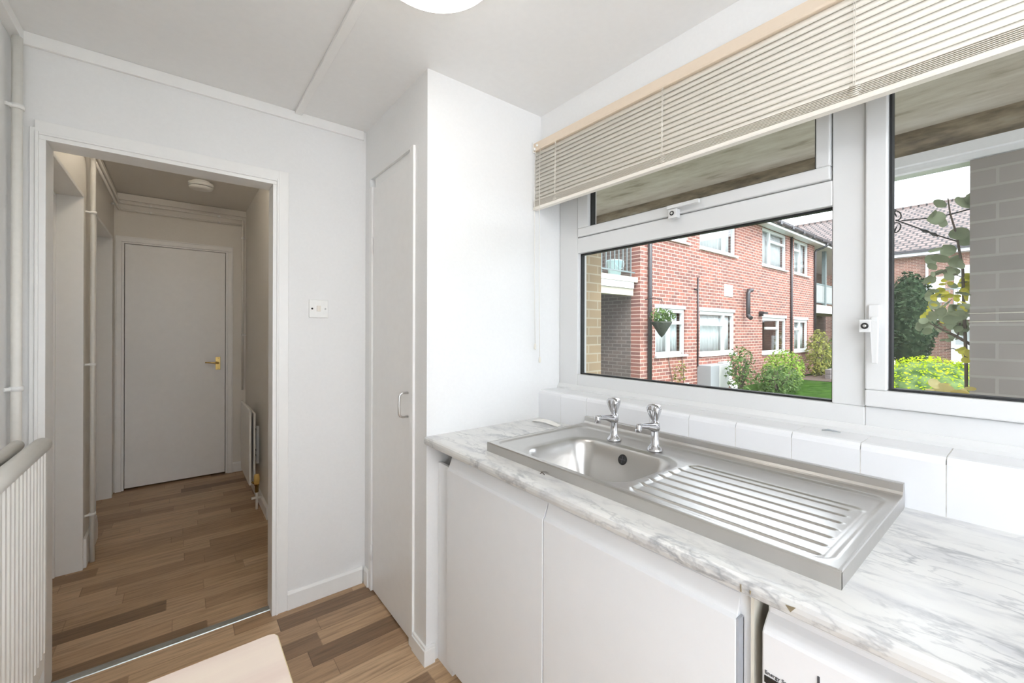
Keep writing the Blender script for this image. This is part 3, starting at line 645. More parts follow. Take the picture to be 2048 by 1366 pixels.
# taps
def tap(y, label):
    x = 1.225; t = thing('pillar_tap', (x,y,.928), label, 'tap', 'pair of chrome pillar taps on the sink')
    b = MB(); b.lathe([(.0,-.001),(.0255,-.001),(.026,.003),(.022,.009),(.0155,.016),(.0135,.024),(.0120,.045),(.0118,.060),(.0130,.072),(.0155,.080),(.0150,.088),(.0100,.094),(0,.095)], (x,y,.928), n=28)
    b.build('body', M['chrome'], t)
    b = MB(); b.tube([(x+.004,y,1.001),(x-.016,y,1.006),(x-.045,y,1.013),(x-.075,y,1.017),(x-.088,y,1.018)], [.0165,.0145,.0095,.0080,.0080], 14); b.lathe([(.0,-.012),(.0095,-.012),(.0108,-.010),(.0108,.010),(.0095,.013),(0,.013)], (x-.090,y,1.012), n=18)
    b.build('spout', M['chrome'], t)
    b = MB(); vs = []; n = 36; prof = [(.0085,1.018),(.0085,1.024),(.0120,1.029),(.0165,1.042),(.0215,1.058),(.0225,1.067),(.0175,1.075),(.0075,1.0785),(.0002,1.079)]
    for r, h in prof:
        for j in range(n):
            q = 2*math.pi*j/n; k = 1+ (.22*math.cos(3*q+.5) if .010 < r else 0)*min(1,r/.017)
            vs.append((x+r*k*math.cos(q), y+r*k*math.sin(q), h))
    b._add(vs, [(i*n+j,i*n+(j+1)%n,(i+1)*n+(j+1)%n,(i+1)*n+j) for i in range(len(prof)-1) for j in range(n)], 0, True)
    b.build('tap_head', M['chrome'], t)
    return t
tap(.951, 'chrome pillar tap nearer the cupboard column, left of the pair')
tap(.786, 'chrome pillar tap nearer the ribbed drainer, right of the pair')

# ------------------------------------------------------------------ WINDOW
w = thing('window_1', (1.53,.4,1.06), 'white plastic kitchen window with fixed pane, top vent and side casement', 'window', kind='structure')
XF = 1.50; XO = 1.565; WY0 = -.72
b = MB()
def member(y0,y1,z0,z1): b.box(XF,XO,y0,y1,z0,z1)
member(1.383,YC-.002,1.040,2.10); member(.303,1.383,1.040,1.110); member(.303,1.383,2.03,2.10); member(.379,1.383,1.690,1.764); member(.303,.379,1.110,2.03); member(WY0+.002,.303,1.040,1.112); member(WY0+.002,.303,2.05,2.10); member(WY0+.002,WY0+.06,1.112,2.05)
b.build('outer_frame', M['upvc'], w, bevel=.003)
def ring(y0,y1,z0,z1,t,xa,xb,mat,name,parent):
    q = MB(); q.box(xa,xb,y0,y1,z0,z0+t).box(xa,xb,y0,y1,z1-t,z1).box(xa,xb,y0,y0+t,z0+t,z1-t).box(xa,xb,y1-t,y1,z0+t,z1-t); return q.build(name, mat, parent)
ring(.379,1.383,1.110,1.690,.006,XF+.022,XF+.044,M['gasket'],'gasket',w)
boxobj(XF+.030,XF+.036,.383,1.380,1.113,1.687).build('fixed_pane', M['glass'], w)
def sash(name, y0,y1,z0,z1, gy0,gy1,gz0,gz1, xf):
    q = MB(); q.box(xf,XF+.05,y0,y1,z0,gz0).box(xf,XF+.05,y0,y1,gz1,z1).box(xf,XF+.05,y0,gy0,gz0,gz1).box(xf,XF+.05,gy1,y1,gz0,gz1)
    o = q.build(name, M['upvc'], w, bevel=.004)
    ring(gy0,gy1,gz0,gz1,.006,xf+.018,XF+.034,M['gasket'],'gasket',o).matrix_parent_inverse = Matrix.Identity(4)
    boxobj(XF+.020,XF+.026,gy0+.003,gy1-.003,gz0+.003,gz1-.003).build('pane', M['glass'], o).matrix_parent_inverse = Matrix.Identity(4)
    return o
fl = sash('top_vent_sash', .382,1.372,1.766,2.06, .418,1.308,1.806,2.02, 1.487)
cs_ = sash('casement_sash', WY0+.03,.301,1.114,2.07, WY0+.08,.254,1.160,2.02, 1.485)
# mitre lines are fine grooves: thin dark strips on the face
def sub(mb, name, mats, parent, **k):
    o = mb.build(name, mats, parent, **k); o.matrix_parent_inverse = Matrix.Identity(4); return o
q = MB(); q.box(1.462,1.487,.850,.884,1.748,1.782); q.lathe([(.0,-.003),(.009,-.003),(.009,.0)], (1.462,.868,1.766), 'x', 16, 1); q.lathe([(.0,-.0045),(.0045,-.0045),(.0045,-.002)], (1.462,.868,1.766), 'x', 12, 2)
q.box(1.455,1.470,.762,.886,1.783,1.796)
o = sub(q, 'lever_handle', [M['upvc'],M['black'],M['satin']], fl, bevel=.002); o['label'] = 'white lever handle with a black keyhole'
q = MB(); q.box(1.470,1.485,.268,.290,1.352,1.392).box(1.450,1.472,.282,.306,1.318,1.352); q.prism([(.2665,1.345),(.2845,1.350),(.2805,1.235),(.2685,1.235)], 'x', 1.452,1.464); q.box(1.464,1.485,.270,.284,1.33,1.36)
q.lathe([(.0,-.003),(.0085,-.003),(.0085,.0)], (1.450,.294,1.335), 'x', 16, 1); q.lathe([(.0,-.0045),(.004,-.0045),(.004,-.002)], (1.450,.294,1.335), 'x', 12, 2)
o = sub(q, 'lever_handle', [M['upvc'],M['black'],M['satin']], cs_, bevel=.002); o['label'] = 'white upright lever handle with a black keyhole'

# ------------------------------------------------------------------ VENETIAN BLIND
BY0, BY1 = -.70, 1.500
v = thing('venetian_blind', (1.335,.4,2.209), 'cream venetian blind drawn part way up over the kitchen window', 'blind')
b = MB(); b.prism([(1.320,2.170),(1.317,2.176),(1.317,2.207),(1.320,2.209),(1.345,2.209),(1.347,2.170)], 'y', BY0, BY1); b.build('headrail', M['rail'], v, bevel=.0015)
b = MB(); b.box(1.312,1.368,BY1-.002,BY1+.003,2.165,2.212).box(1.345,1.369,BY1-.05,BY1-.02,2.18,2.212); b.ball((1.314,BY1-.012,2.178),.007,10).ball((1.314,BY1-.030,2.190),.006,10); b.build('end_bracket', M['plastic'], v)
zt, zb, ns = 2.158, 1.942, 13
for k in range(ns):
    z = zt-(zt-zb)*k/(ns-1); pts_ = []
    dx, dz = .0024, .0103
    # curved slat, top edge leaning to the glass
    pr = [(1.330-dx,z-dz),(1.3292,z),(1.330+dx,z+dz),(1.3308+dx,z+dz),(1.3300,z),(1.3308-dx,z-dz)]
    MB().prism(pr, 'y', BY0+.01, BY1-.002, smooth=True).build('slat', M['slat'], v)
for k in range(7):
    z = 1.9088+.0041*k
    MB().prism([(1.318,z),(1.330,z+.0014),(1.342,z),(1.342,z-.0013),(1.330,z+.0002),(1.318,z-.0013)], 'y', BY0+.01, BY1-.002).build('slat', M['slat'], v)
b = MB(); b.prism([(1.318,1.892),(1.3165,1.896),(1.3165,1.903),(1.319,1.906),(1.341,1.906),(1.3435,1.903),(1.3435,1.896),(1.341,1.892)], 'y', BY0+.006, BY1-.001); b.build('bottom_rail', M['slat'], v)
for yl in (1.352,.820,.287,-.25):
    b = MB(); rnd = random.Random(int(yl*1000))
    b.tube([(1.3205,yl,2.172),(1.319,yl,2.05),(1.3175,yl,1.935)], .0010, 6); b.tube([(1.3205,yl+.004,2.172),(1.3185,yl+.004,2.05),(1.3170,yl+.004,1.935)], .0008, 6)
    for k in range(6):
        z = 1.934-.005*k; b.tube([(1.316,yl-.009+rnd.uniform(-.002,.002),z),(1.3125,yl,z-.0025),(1.316,yl+.012+rnd.uniform(-.002,.002),z-.001)], .0012, 6)
    b.build('ladder_cord', M['cord'], v)
for yc_, x_, ze in ((1.482,1.311,1.26),(1.448,1.310,1.20)):
    b = MB(); b.tube([(x_+.004,yc_,2.172),(x_,yc_,2.05),(x_,yc_,1.6),(x_+.003,yc_-.003,ze)], .0011, 6); b.lathe([(.001,.0),(.0045,-.006),(.006,-.025),(.003,-.030)], (x_+.003,yc_-.003,ze), n=10); b.build('pull_cord', M['cord'], v)

# ------------------------------------------------------------------ TABLE (near)
t = thing('table', (-.13,.57,0), 'pale beech table whose corner shows in the foreground', 'table')
b = MB(); r = .012; x0,x1,y0,y1 = -.425,.146,.24,.8955
poly = [(x0,y0),(x1-r,y0),(x1,y0+r),(x1,y1-r),(x1-r*.3,y1-r*.3),(x1-r,y1),(x0,y1)]
b.prism(poly, 'z', .722, .7495); b.build('table_edge', M['beechedge'], t, bevel=.002)
b = MB(); q = .002; b.prism([(x+(-q if x>0 else q), y+(-q if y>.3 else q)) for x,y in poly], 'z', .7495, .7505); b.build('tabletop', M['beech'], t)
for x_, y_ in ((x0+.03,y0+.03),(x1-.06,y0+.03),(x0+.03,y1-.06),(x1-.06,y1-.06)):
    boxobj(x_,x_+.035,y_,y_+.035,0,.722).build('leg', M['beechedge'], t)

# ------------------------------------------------------------------ OUTSIDE
G = -.15
struct(boxobj(1.58, 45, -22, 26, G-.1, G), 'ground_lawn', M['grass'], 'lawn of the courtyard outside the window', 'lawn')
struct(boxobj(1.58, 3.4, -8, 6, G, G+.03), 'ground_path', M['paving'], 'paved path under the balcony outside the window', 'path')
struct(boxobj(14.8, 27, 2.6, 4.75, G, G+.01), 'ground_bed', M['soil'], 'bare soil bed along the brick building', 'soil')
# access balcony over our window
t = thing('balcony', (2.2, 0, 2.07), 'stained concrete access balcony over the kitchen window', 'balcony')
boxobj(1.571, 2.76, -7, 6.25, 2.285, 2.45).build('concrete_slab', M['concrete'], t)
boxobj(2.755, 2.95, -7, 6.25, 2.165, 2.45).build('edge_beam', M['beam'], t)
b = MB(); b.prism([(2.735,2.165),(2.735,2.118),(2.742,2.112),(2.742,2.085),(2.750,2.078),(2.83,2.078),(2.83,2.165)], 'y', -7, 6.25); o = b.build('fascia_board', M['fascia'], t); o['label'] = 'white moulded board under the beam'
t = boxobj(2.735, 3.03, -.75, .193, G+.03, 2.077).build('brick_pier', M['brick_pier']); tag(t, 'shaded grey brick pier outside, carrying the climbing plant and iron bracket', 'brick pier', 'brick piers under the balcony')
t = boxobj(2.60, 2.857, 2.36, 2.66, G+.03, 2.164).build('brick_pier', M['brick_tan']); tag(t, 'tan brick pier outside at the left edge of the fixed pane', 'brick pier', 'brick piers under the balcony')
# iron hanging-basket bracket on the right pier
b = MB(); X = 2.82
def cv(pts): return [(X,p[0],p[1]) for p in pts]
b.tube(cv([(.194,1.880),(.26,1.868),(.34,1.866),(.43,1.873)]), .0032, 6)
b.tube(cv([(.194,1.715),(.25,1.745),(.31,1.782),(.335,1.800),(.38,1.832),(.43,1.866),(.452,1.880)]), .0032, 6)
b.tube(cv([(.300,1.772),(.315,1.786),(.330,1.797)]), [.003,.009,.003], 8); b.tube(cv([(.328,1.796),(.345,1.806),(.362,1.818)]), [.003,.009,.003], 8)
sc = lambda cy_,cz,r0,a0,a1: [(cy_+(r0-.0022*k)*math.cos(R(a0+(a1-a0)*k/16)), cz+(r0-.0010*k)*math.sin(R(a0+(a1-a0)*k/16))) for k in range(17)]
b.tube(cv(sc(.452,1.905,.030,-95,-395)), .0032, 6); b.tube(cv(sc(.452,1.838,.030,80,395)), .0032, 6)
b.tube([(X,.193,1.70),(X,.193,1.90)], .006, 6)
tag(b.build('basket_bracket', M['iron']), 'black wrought iron bracket with scrolls on the right-hand pier', 'bracket')
# climbing plant on the right pier
rnd = random.Random(5); cl = thing('climbing_plant', (2.76,.22,G), 'leafy climber with rounded grey-green leaves beside the right-hand pier', 'plant')
b = MB(); b.tube([(2.77,.225,G+.03),(2.765,.20,.6),(2.76,.205,1.2),(2.76,.216,1.60),(2.755,.235,1.76),(2.75,.255,1.86),(2.75,.262,1.93)], [.008,.007,.006,.005,.004,.003,.002], 8)
b.tube([(2.77,.19,1.262),(2.76,.238,1.301),(2.75,.27,1.323),(2.74,.318,1.358)], [.006,.006,.005,.002], 8); b.tube([(2.76,.232,1.297),(2.765,.226,1.33),(2.76,.224,1.36)], .003, 6)
b.tube([(2.76,.21,1.56),(2.75,.27,1.60),(2.74,.32,1.58)], .002, 6); b.tube([(2.76,.21,1.22),(2.75,.245,1.245),(2.74,.27,1.235)], .002, 6)
b.build('stem', M['bark'], cl)
b = MB()
for y_, z_, sz in ((.286,1.918,.045),(.207,1.902,.055),(.182,1.914,.05),(.295,1.844,.05),(.314,1.862,.035),(.285,1.825,.04),(.225,1.765,.055),(.203,1.74,.05),(.307,1.707,.04),(.266,1.699,.045),(.311,1.654,.045),(.247,1.657,.04),(.32,1.562,.035),(.236,1.633,.04),(.287,1.651,.05),(.255,1.60,.045),(.30,1.60,.04),(.361,1.34,.03),(.336,1.375,.032),(.327,1.323,.03),(.286,1.408,.04),(.246,1.35,.035),(.215,1.339,.04),(.223,1.317,.035),(.303,1.444,.035),(.262,1.448,.04),(.24,1.42,.045),(.27,1.385,.04),(.31,1.39,.035),(.225,1.395,.04),(.205,1.42,.04),(.33,1.35,.035),(.20,1.50,.04),(.215,1.36,.04),(.35,1.355,.03),(.255,1.37,.035)):
    b.round_leaf((2.75+rnd.uniform(-.03,.04),y_,z_), sz*1.45, rnd, out=(-1.1,-.3,.15), aspect=.9)
for k in range(46): b.round_leaf((2.75+rnd.uniform(-.05,.06),rnd.uniform(.20,.345),1.27+.36*rnd.random()**1.3), rnd.uniform(.022,.045), rnd, out=(-1.0,-.3,.4), aspect=.8)
b.build('foliage', M['leaf_grey'], cl)
b = MB()
for y_, z_, sz in ((.262,1.488,.035),(.287,1.501,.04),(.216,1.541,.04),(.20,1.517,.045),(.208,1.551,.04),(.195,1.57,.04),(.21,1.495,.035),(.200,1.475,.035),(.270,1.475,.03),(.305,1.49,.03),(.315,1.455,.028),(.305,1.475,.026),(.318,1.405,.026),(.335,1.40,.024),(.345,1.39,.02),(.215,1.238,.03),(.2,1.212,.04),(.223,1.242,.025),(.205,1.195,.03),(.197,1.225,.03)):
    b.round_leaf((2.75+rnd.uniform(-.02,.03),y_,z_), sz*1.3, rnd, out=(-1.1,-.2,.3), aspect=.75)
for k in range(26): b.round_leaf((2.75+rnd.uniform(-.05,.05),rnd.uniform(.20,.33),1.36+.20*rnd.random()), rnd.uniform(.018,.034), rnd, out=(-1.0,-.2,.5), aspect=.75)
yl = b.build('young_foliage', M['leaf_yellow'], cl); yl['label'] = 'bright yellow-green young leaves'
# cream plant below the window
pl = thing('potted_plant', (2.62,.24,G+.03), 'pale cream-yellow leaves just above the casement sill outside', 'plant')
b = MB(); b.lathe([(.10,0),(.13,.25),(.14,.26),(.125,.26),(.11,.22),(0,.22)], (2.62,.24,G+.03), n=24); b.build('pot', M['wicker'], pl)
b = MB()
for dx, dy in ((0,.02),(.02,-.03),(-.02,.04),(.01,-.06)): b.tube([(2.62,.24,G+.22),(2.62+dx,.24+dy*.6,.6),(2.62+dx,.24+dy,1.05)], .004, 6)
b.build('stem', M['bark'], pl)
b = MB(); rnd = random.Random(11)
for y_, z_, sz in ((.286,1.088,.04),(.25,1.076,.045),(.262,1.094,.035),(.209,1.062,.04),(.193,1.050,.045),(.298,1.062,.04),(.222,1.055,.04),(.185,1.080,.03),(.27,1.05,.045),(.24,1.045,.05),(.28,1.04,.05),(.21,1.03,.05)):
    b.round_leaf((2.62+rnd.uniform(-.04,.04),y_,z_), sz*1.4, rnd, out=(-1,-.2,.6), aspect=.7)
for k in range(40): b.leaf((2.62+rnd.uniform(-.08,.08),.24+rnd.uniform(-.08,.08),.45+.6*rnd.random()), .05, rnd, out=(-.6,0,.6), aspect=.6)
b.build('foliage', M['leaf_cream'], pl)
# cables across the pier
for z0, lb in ((1.364,'lower of two thin pale cables running across the right-hand pier'),(1.400,'upper of two thin pale cables running across the right-hand pier')):
    tag(MB().tube([(2.732,-.75,z0+.012),(2.732,.193,z0),(2.745,.197,z0),(2.90,.197,z0)], .0022, 6).build('cable', M['cord']), lb, 'cable', 'cables across the right-hand pier')

def cloud(name, mats, parent, c, r, n, size, seed, shell=.55, top=None, aspect=.55, flat=0):
    rnd = random.Random(seed); b = MB()
    for k in range(n):
        while True:
            p = Vector((rnd.uniform(-1,1), rnd.uniform(-1,1), rnd.uniform(-1,1)))
            if shell < p.length < 1: break
        if p.z < -flat and flat: p.z = -flat*rnd.random()
        q = (c[0]+p.x*r[0], c[1]+p.y*r[1], c[2]+p.z*r[2])
        b.leaf(q, size*rnd.uniform(.6,1.3), rnd, out=(p.x*.8,p.y*.8,p.z*.8+.35), aspect=aspect)
    return b.build(name, mats, parent, fixn=False)
# clipped lime dome shrub
t = thing('dome_shrub', (6.3,.72,G), 'bright lime green rounded shrub outside the side casement', 'shrub')
MB().ball((6.35,.76,.35), (.78,.63,.65), 24).build('inner_branches', M['leaf_mid'], t)
MB().tube([(6.35,.76,G),(6.35,.76,.3)], .05, 8).build('stem', M['bark'], t)
cloud('foliage', M['leaf_dome'], t, (6.35,.76,.36), (.84,.68,.70), 11000, .030, 3, shell=.88)
# dark tall shrub behind
t = thing('dark_shrub', (14.2,2.0,G), 'tall dark evergreen shrub against the far wing', 'shrub')
MB().ball((14.3,2.02,1.55), (.55,.42,1.15), 20).build('inner_branches', M['leaf_dark'], t)
MB().tube([(14.3,2.02,G),(14.3,2.02,.6)], .07, 8).build('stem', M['bark'], t)
cloud('foliage', M['leaf_dark'], t, (14.3,2.02,1.62), (.66,.52,1.22), 2600, .10, 8, shell=.8)

# --- long brick building across the courtyard
bl = thing('brick_building', (12.4,5.0,G), 'two storey red brick block of flats across the courtyard', 'building')
YF = 4.95
wins = [(7.72,8.90,.80,1.80,'a'),(9.54,11.36,.76,1.80,'b'),(13.10,14.94,.68,1.72,'b'),(15.60,16.92,.67,1.70,'a'),
        (7.80,9.00,3.30,4.32,'a'),(9.53,11.40,3.27,4.32,'b'),(13.08,14.93,3.22,4.32,'c'),(15.58,16.94,3.20,4.32,'a')]
def wallgrid(u0,u1,z0,z1,holes):
    us = sorted({u0,u1,*[h[0] for h in holes],*[h[1] for h in holes]}); zs = sorted({z0,z1,*[h[2] for h in holes],*[h[3] for h in holes]}); out = []
    for i in range(len(us)-1):
        for j in range(len(zs)-1):
            cu, cz = (us[i]+us[i+1])/2, (zs[j]+zs[j+1])/2
            if not any(h[0]<cu<h[1] and h[2]<cz<h[3] for h in holes): out.append((us[i],us[i+1],zs[j],zs[j+1]))
    return out
b = MB()
for u0,u1,z0,z1 in wallgrid(7.19,17.55,G,4.33,wins): b.box(u0,u1,YF,YF+.22,z0,z1)
b.build('front_wall', M['brick_red'], bl)
boxobj(7.19,7.30,YF+.221,6.6,G,4.33).build('return_wall', M['brick_dull_shade_x'], bl); boxobj(17.44,17.55,YF+.22,7.4,G,4.33).build('return_wall', M['brick_red_x'], bl)
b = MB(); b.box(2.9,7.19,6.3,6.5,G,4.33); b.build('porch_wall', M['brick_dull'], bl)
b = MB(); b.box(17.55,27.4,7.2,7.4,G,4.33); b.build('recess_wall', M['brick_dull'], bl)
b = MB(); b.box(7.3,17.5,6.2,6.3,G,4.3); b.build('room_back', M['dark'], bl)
b = MB(); b.box(2.9,27.4,4.66,7.6,4.325,4.345); o = b.build('eaves_soffit', M['fascia'], bl)
b = MB(); b.box(2.9,27.4,4.645,4.66,4.285,4.385); b.build('fascia_board', M['fascia'], bl)
b = MB(); pr = [(4.565,4.46),(4.565,4.42),(4.575,4.385),(4.605,4.372),(4.635,4.385),(4.645,4.46)]; b.prism(pr, 'x', 2.9, 27.4)
for k in range(26): b.box(3.1+.93*k,3.25+.93*k,4.560,4.647,4.366,4.462)
b.build('gutter', M['gutter'], bl)
b = MB(); b.prism([(4.56,4.47),(10.5,7.6),(10.5,7.4),(4.62,4.345)], 'x', 2.9, 27.4); b.build('tiled_roof', M['roof'], bl)
b = MB(); b.tube([(17.62,4.60,4.38),(17.62,4.60,4.30),(17.60,4.70,4.24),(17.50,4.88,4.16),(17.48,4.905,4.10),(17.48,4.905,G)], .038, 10); b.build('downpipe', M['gutter'], bl)
b = MB(); b.tube([(15.27,4.915,4.32),(15.27,4.915,G)], .034, 8); o = b.build('downpipe', M['gutter'], bl)
b = MB(); b.tube([(7.46,4.905,4.32),(7.46,4.905,G)], .042, 10); b.build('downpipe', M['gutter'], bl)
b = MB(); b.tube([(9.42,4.93,2.56),(9.42,4.93,.5)], .018, 8); b.tube([(9.42,4.93,2.28),(9.27,4.93,2.28)], .014, 6); b.build('waste_pipe', M['gutter'], bl)
b = MB(); b.tube([(12.12,4.95,2.42),(12.12,4.84,2.42),(12.06,4.82,2.42),(11.90,4.82,2.40),(11.84,4.82,2.32),(11.84,4.82,1.78),(11.84,4.82,1.72),(11.78,4.72,1.66)], .055, 10); b.build('flue_pipe', M['gutter'], bl)
b = MB(); b.box(12.85,12.95,4.86,4.95,1.74,1.88).box(12.78,13.05,4.78,4.88,1.80,1.86); b.build('security_lamp', M['gutter'], bl)
for (u0,u1,z0,z1,k) in wins:
    q = MB(); f = .07; ya, yb = YF+.035, YF+.10
    um = u0+(u1-u0)*{'a':.48,'b':.70,'c':.34}[k]
    q.box(u0,u1,ya,yb,z0,z0+f).box(u0,u1,ya,yb,z1-f*1.2,z1).box(u0,u0+f,ya,yb,z0+f,z1-f*1.2).box(u1-f,u1,ya,yb,z0+f,z1-f*1.2).box(um-f*.5,um+f*.5,ya,yb,z0+f,z1-f*1.2)
    zt_ = z0+(z1-z0)*.70
    if k == 'a': h0,h1 = (um+f*.5,u1-f) if u0 < 10 else (u0+f,um-f*.5)
    elif k == 'b': h0,h1 = (u0+f,um-f*.5) if u0 < 12 else (um-.9,um-f*.5)
    else: h0,h1 = um+f*.5,u1-f
    q.box(h0,h1,ya,yb,zt_-f*.5,zt_+f*.5); q.box(u0-.03,u1+.05,YF-.05,YF+.05,z0-.045,z0)
    if z0 < 2: q.box(u0-.02,u1+.02,YF-.004,YF+.03,z1,z1+.08)
    wn = q.build('window', M['upvc'], bl)
    pn = boxobj(u0+f,u1-f,YF+.06,YF+.066,z0+f,z1-f).build('pane', M['glass'], wn); pn.matrix_parent_inverse = Matrix.Identity(4)
    if not (13 < u0 < 15 and z0 < 2):
        q = MB(); n_ = int((u1-u0)/.03); pts_ = []
        q_ = [(u0+f+(u1-u0-2*f)*i/n_, YF+.16+.014*math.sin(i*1.9+u0)+.01*math.sin(i*.7)) for i in range(n_+1)]
        q._add([(x,y,z) for x,y in q_ for z in (z0+.05,z1-.05)], [(2*i,2*i+2,2*i+3,2*i+1) for i in range(n_)], 0, True)
        cu = q.build('net_curtain', M['curtain'], wn, fixn=False); cu.matrix_parent_inverse = Matrix.Identity(4); cu.modifiers.new('thick','SOLIDIFY').thickness = .003
# porch balcony of that building
pb = thing('porch_balcony', (6.2,5.3,2.0), 'small railed balcony over the shaded porch at the left end of the brick building', 'balcony')
boxobj(3.2,7.185,5.0,6.29,2.285,2.385).build('floor_slab', M['concrete'], pb)
boxobj(3.2,7.08,5.02,5.12,2.16,2.285).build('fascia_board', M['fascia'], pb)
boxobj(3.2,7.10,5.05,5.20,2.02,2.16).build('lintel', M['lintel'], pb)
b = MB()
b.box(3.2,7.16,5.05,5.075,2.47,2.495).box(3.2,7.16,5.045,5.08,3.36,3.40)
b.build('rail', M['railpaint'], pb)
for k in range(25):
    x = 7.035-.128*k; b = MB().box(x-.008,x+.008,5.055,5.07,2.385 if k%7==0 else 2.49,3.37); b.build('baluster', M['railpaint'], pb)
# bucket
t = thing('bucket', (6.80,5.28,2.386), 'pale blue bucket standing behind the balcony railings', 'bucket')
b = MB(); b.lathe([(0,0),(.115,0),(.15,.31),(.158,.315),(.158,.335),(.148,.335),(.112,.02),(0,.02)], (6.80,5.28,2.386), n=28); b.build('tub', M['bucket'], t)
b = MB(); b.tube([(6.80+.155*math.cos(R(a)),5.28-.10-.05*abs(math.sin(R(a))),2.715-.17*math.sin(R(a))) for a in range(0,181,15)], .006, 6); b.build('handle', M['bucket'], t)
# sign, meter cupboards, hanging basket
t = thing('wall_sign', (10.97,4.94,2.35), 'small white name sign on the brick wall between the floors', 'sign')
boxobj(10.75,11.19,4.93,4.949,2.20,2.50).build('sign_plate', M['plastic'], t)
RX = Matrix.Rotation(R(90),4,'X')
text('Windsor', .085, (10.80,4.9295,2.385), RX, M['ink'], t, 'lettering'); text('Court', .085, (10.86,4.9295,2.295), RX, M['ink'], t, 'lettering')
t = thing('meter_box', (9.9,4.8,G), 'large grey meter cupboard at the foot of the brick wall', 'meter cupboard')
boxobj(9.42,10.28,4.62,4.949,-.05,.53).build('cabinet_body', M['boxgrey'], t, bevel=.01); boxobj(9.80,10.27,4.605,4.622,-.03,.51).build('door', M['boxlight'], t, bevel=.006)
t = thing('meter_box', (10.66,4.85,G), 'slim pale meter cupboard with a white plate beside the large grey one', 'meter cupboard')
boxobj(10.42,10.88,4.80,4.949,.05,.56).build('cabinet_body', M['boxlight'], t, bevel=.008); boxobj(10.44,10.62,4.788,4.80,.12,.30).build('white_plate', M['plastic'], t)
tag(MB().prism([(4.55,G),(4.53,G),(4.775,.10),(4.795,.09)], 'x', 10.46,10.86).build('loose_panel', M['boxlight']), 'pale loose panel leaning below the slim meter cupboard', 'panel')
tag(boxobj(8.88,8.98,4.90,4.949,.02,.15).build('outdoor_socket', M['plastic']), 'tiny white box low on the brick wall left of the meter cupboards', 'box')
t = thing('hanging_basket', (7.36,4.58,1.2), 'cone shaped hanging basket with trailing plants by the left ground floor window', 'hanging basket')
MB().lathe([(0,1.19),(.05,1.24),(.19,1.47),(.20,1.50),(0,1.50)], (7.36,4.58,0), n=20).build('basket', M['wicker'], t)
cloud('foliage', M['leaf_mid'], t, (7.36,4.58,1.60), (.30,.25,.17), 260, .075, 21, shell=.1)
b = MB()
for a in (30,150,270): b.tube([(7.36+.19*math.cos(R(a)),4.58+.19*math.sin(R(a)),1.5),(7.36,4.58,1.93)], .004, 5)
b.tube([(7.36,4.58,1.93),(7.36,4.75,1.97),(7.36,4.949,1.95)], .008, 6); b.build('chain', M['iron'], t)
# shrubs in front of the brick building
sp = [((10.05,4.25,.42),(.42,.30,.58),520,.085,'leaf_mid','wispy green shrub nearest the meter cupboards','shrub'),
      ((11.4,3.95,.12),(.75,.45,.40),1100,.085,'leaf_mid','low spreading green shrub under the ground floor windows','shrub'),
      ((12.5,4.2,.30),(.85,.45,.56),1500,.085,'leaf_lime','light green feathery shrub at the right end of the brick building','shrub'),
      ((16.5,4.53,.55),(.65,.33,.85),1100,.10,'leaf_olive','yellow-tinged bush beside the dark recess past the brick building','shrub'),
      ((18.0,4.53,.35),(.8,.35,.75),900,.10,'leaf_mid','darker bush behind the yellow-tinged one','shrub')]
for i,(c,r,n,sz,mt,lb,ct) in enumerate(sp):
    t = thing('garden_shrub', (c[0],c[1],G), lb, ct, 'shrubs along the brick building')
    b = MB(); rnd = random.Random(40+i)
    for k in range(7):
        a = rnd.uniform(0,6.28); b.tube([(c[0],c[1],G),(c[0]+.4*r[0]*math.cos(a),c[1]+.4*r[1]*math.sin(a),c[2]),(c[0]+.8*r[0]*math.cos(a),c[1]+.8*r[1]*math.sin(a),c[2]+.7*r[2])], [.018,.012,.005], 6)
    b.build('stem', M['bark'], t)
    cloud('foliage', M[mt], t, c, r, n, sz, 60+i, shell=.25)
t = thing('wall_climber', (8.45,4.88,G), 'thin straggling climber on the wall below the left ground floor window', 'plant')
b = MB(); b.tube([(8.35,4.9,G),(8.30,4.92,.3),(8.18,4.93,.75)], .009, 6); b.tube([(8.75,4.9,G),(8.78,4.92,.4),(8.72,4.93,.85)], .009, 6); b.tube([(8.3,4.9,.3),(8.5,4.9,.55)], .006, 6); b.build('stem', M['bark'], t)
cloud('foliage', M['leaf_olive'], t, (8.5,4.86,.42), (.28,.06,.32), 70, .06, 77, shell=.05)
t = thing('sleeper_wall', (17.2,4.2,G), 'low weathered timber retaining wall beyond the shrubs', 'wall')
for z in (G,.0): boxobj(15.6,20,3.98,4.12,z+.004,z+.146).build('timber_sleeper', M['timber'], t, bevel=.01)
# recessed access deck right of the brick building
t = thing('access_deck', (22,5.5,2.0), 'grey railed access deck in the recess past the brick building', 'balcony')
boxobj(17.56,26.8,4.98,7.19,2.10,2.28).build('floor_slab', M['concrete'], t)
boxobj(17.7,26.8,4.93,4.98,1.98,2.14).build('fascia_board', M['fascia'], t)
for x in (18.95,21.5,24.5): boxobj(x,x+.12,4.99,5.11,2.28,4.32).build('post', M['railpaint'], t)
b = MB(); b.box(17.6,26.8,5.02,5.06,3.02,3.07).box(17.6,26.8,5.02,5.06,2.36,2.40)
b.build('rail', M['railpaint'], t)
for k in range(7): boxobj(17.62+1.2*k,18.78+1.2*k,5.03,5.05,2.40,3.02).build('infill_panel', M['panel'], t)
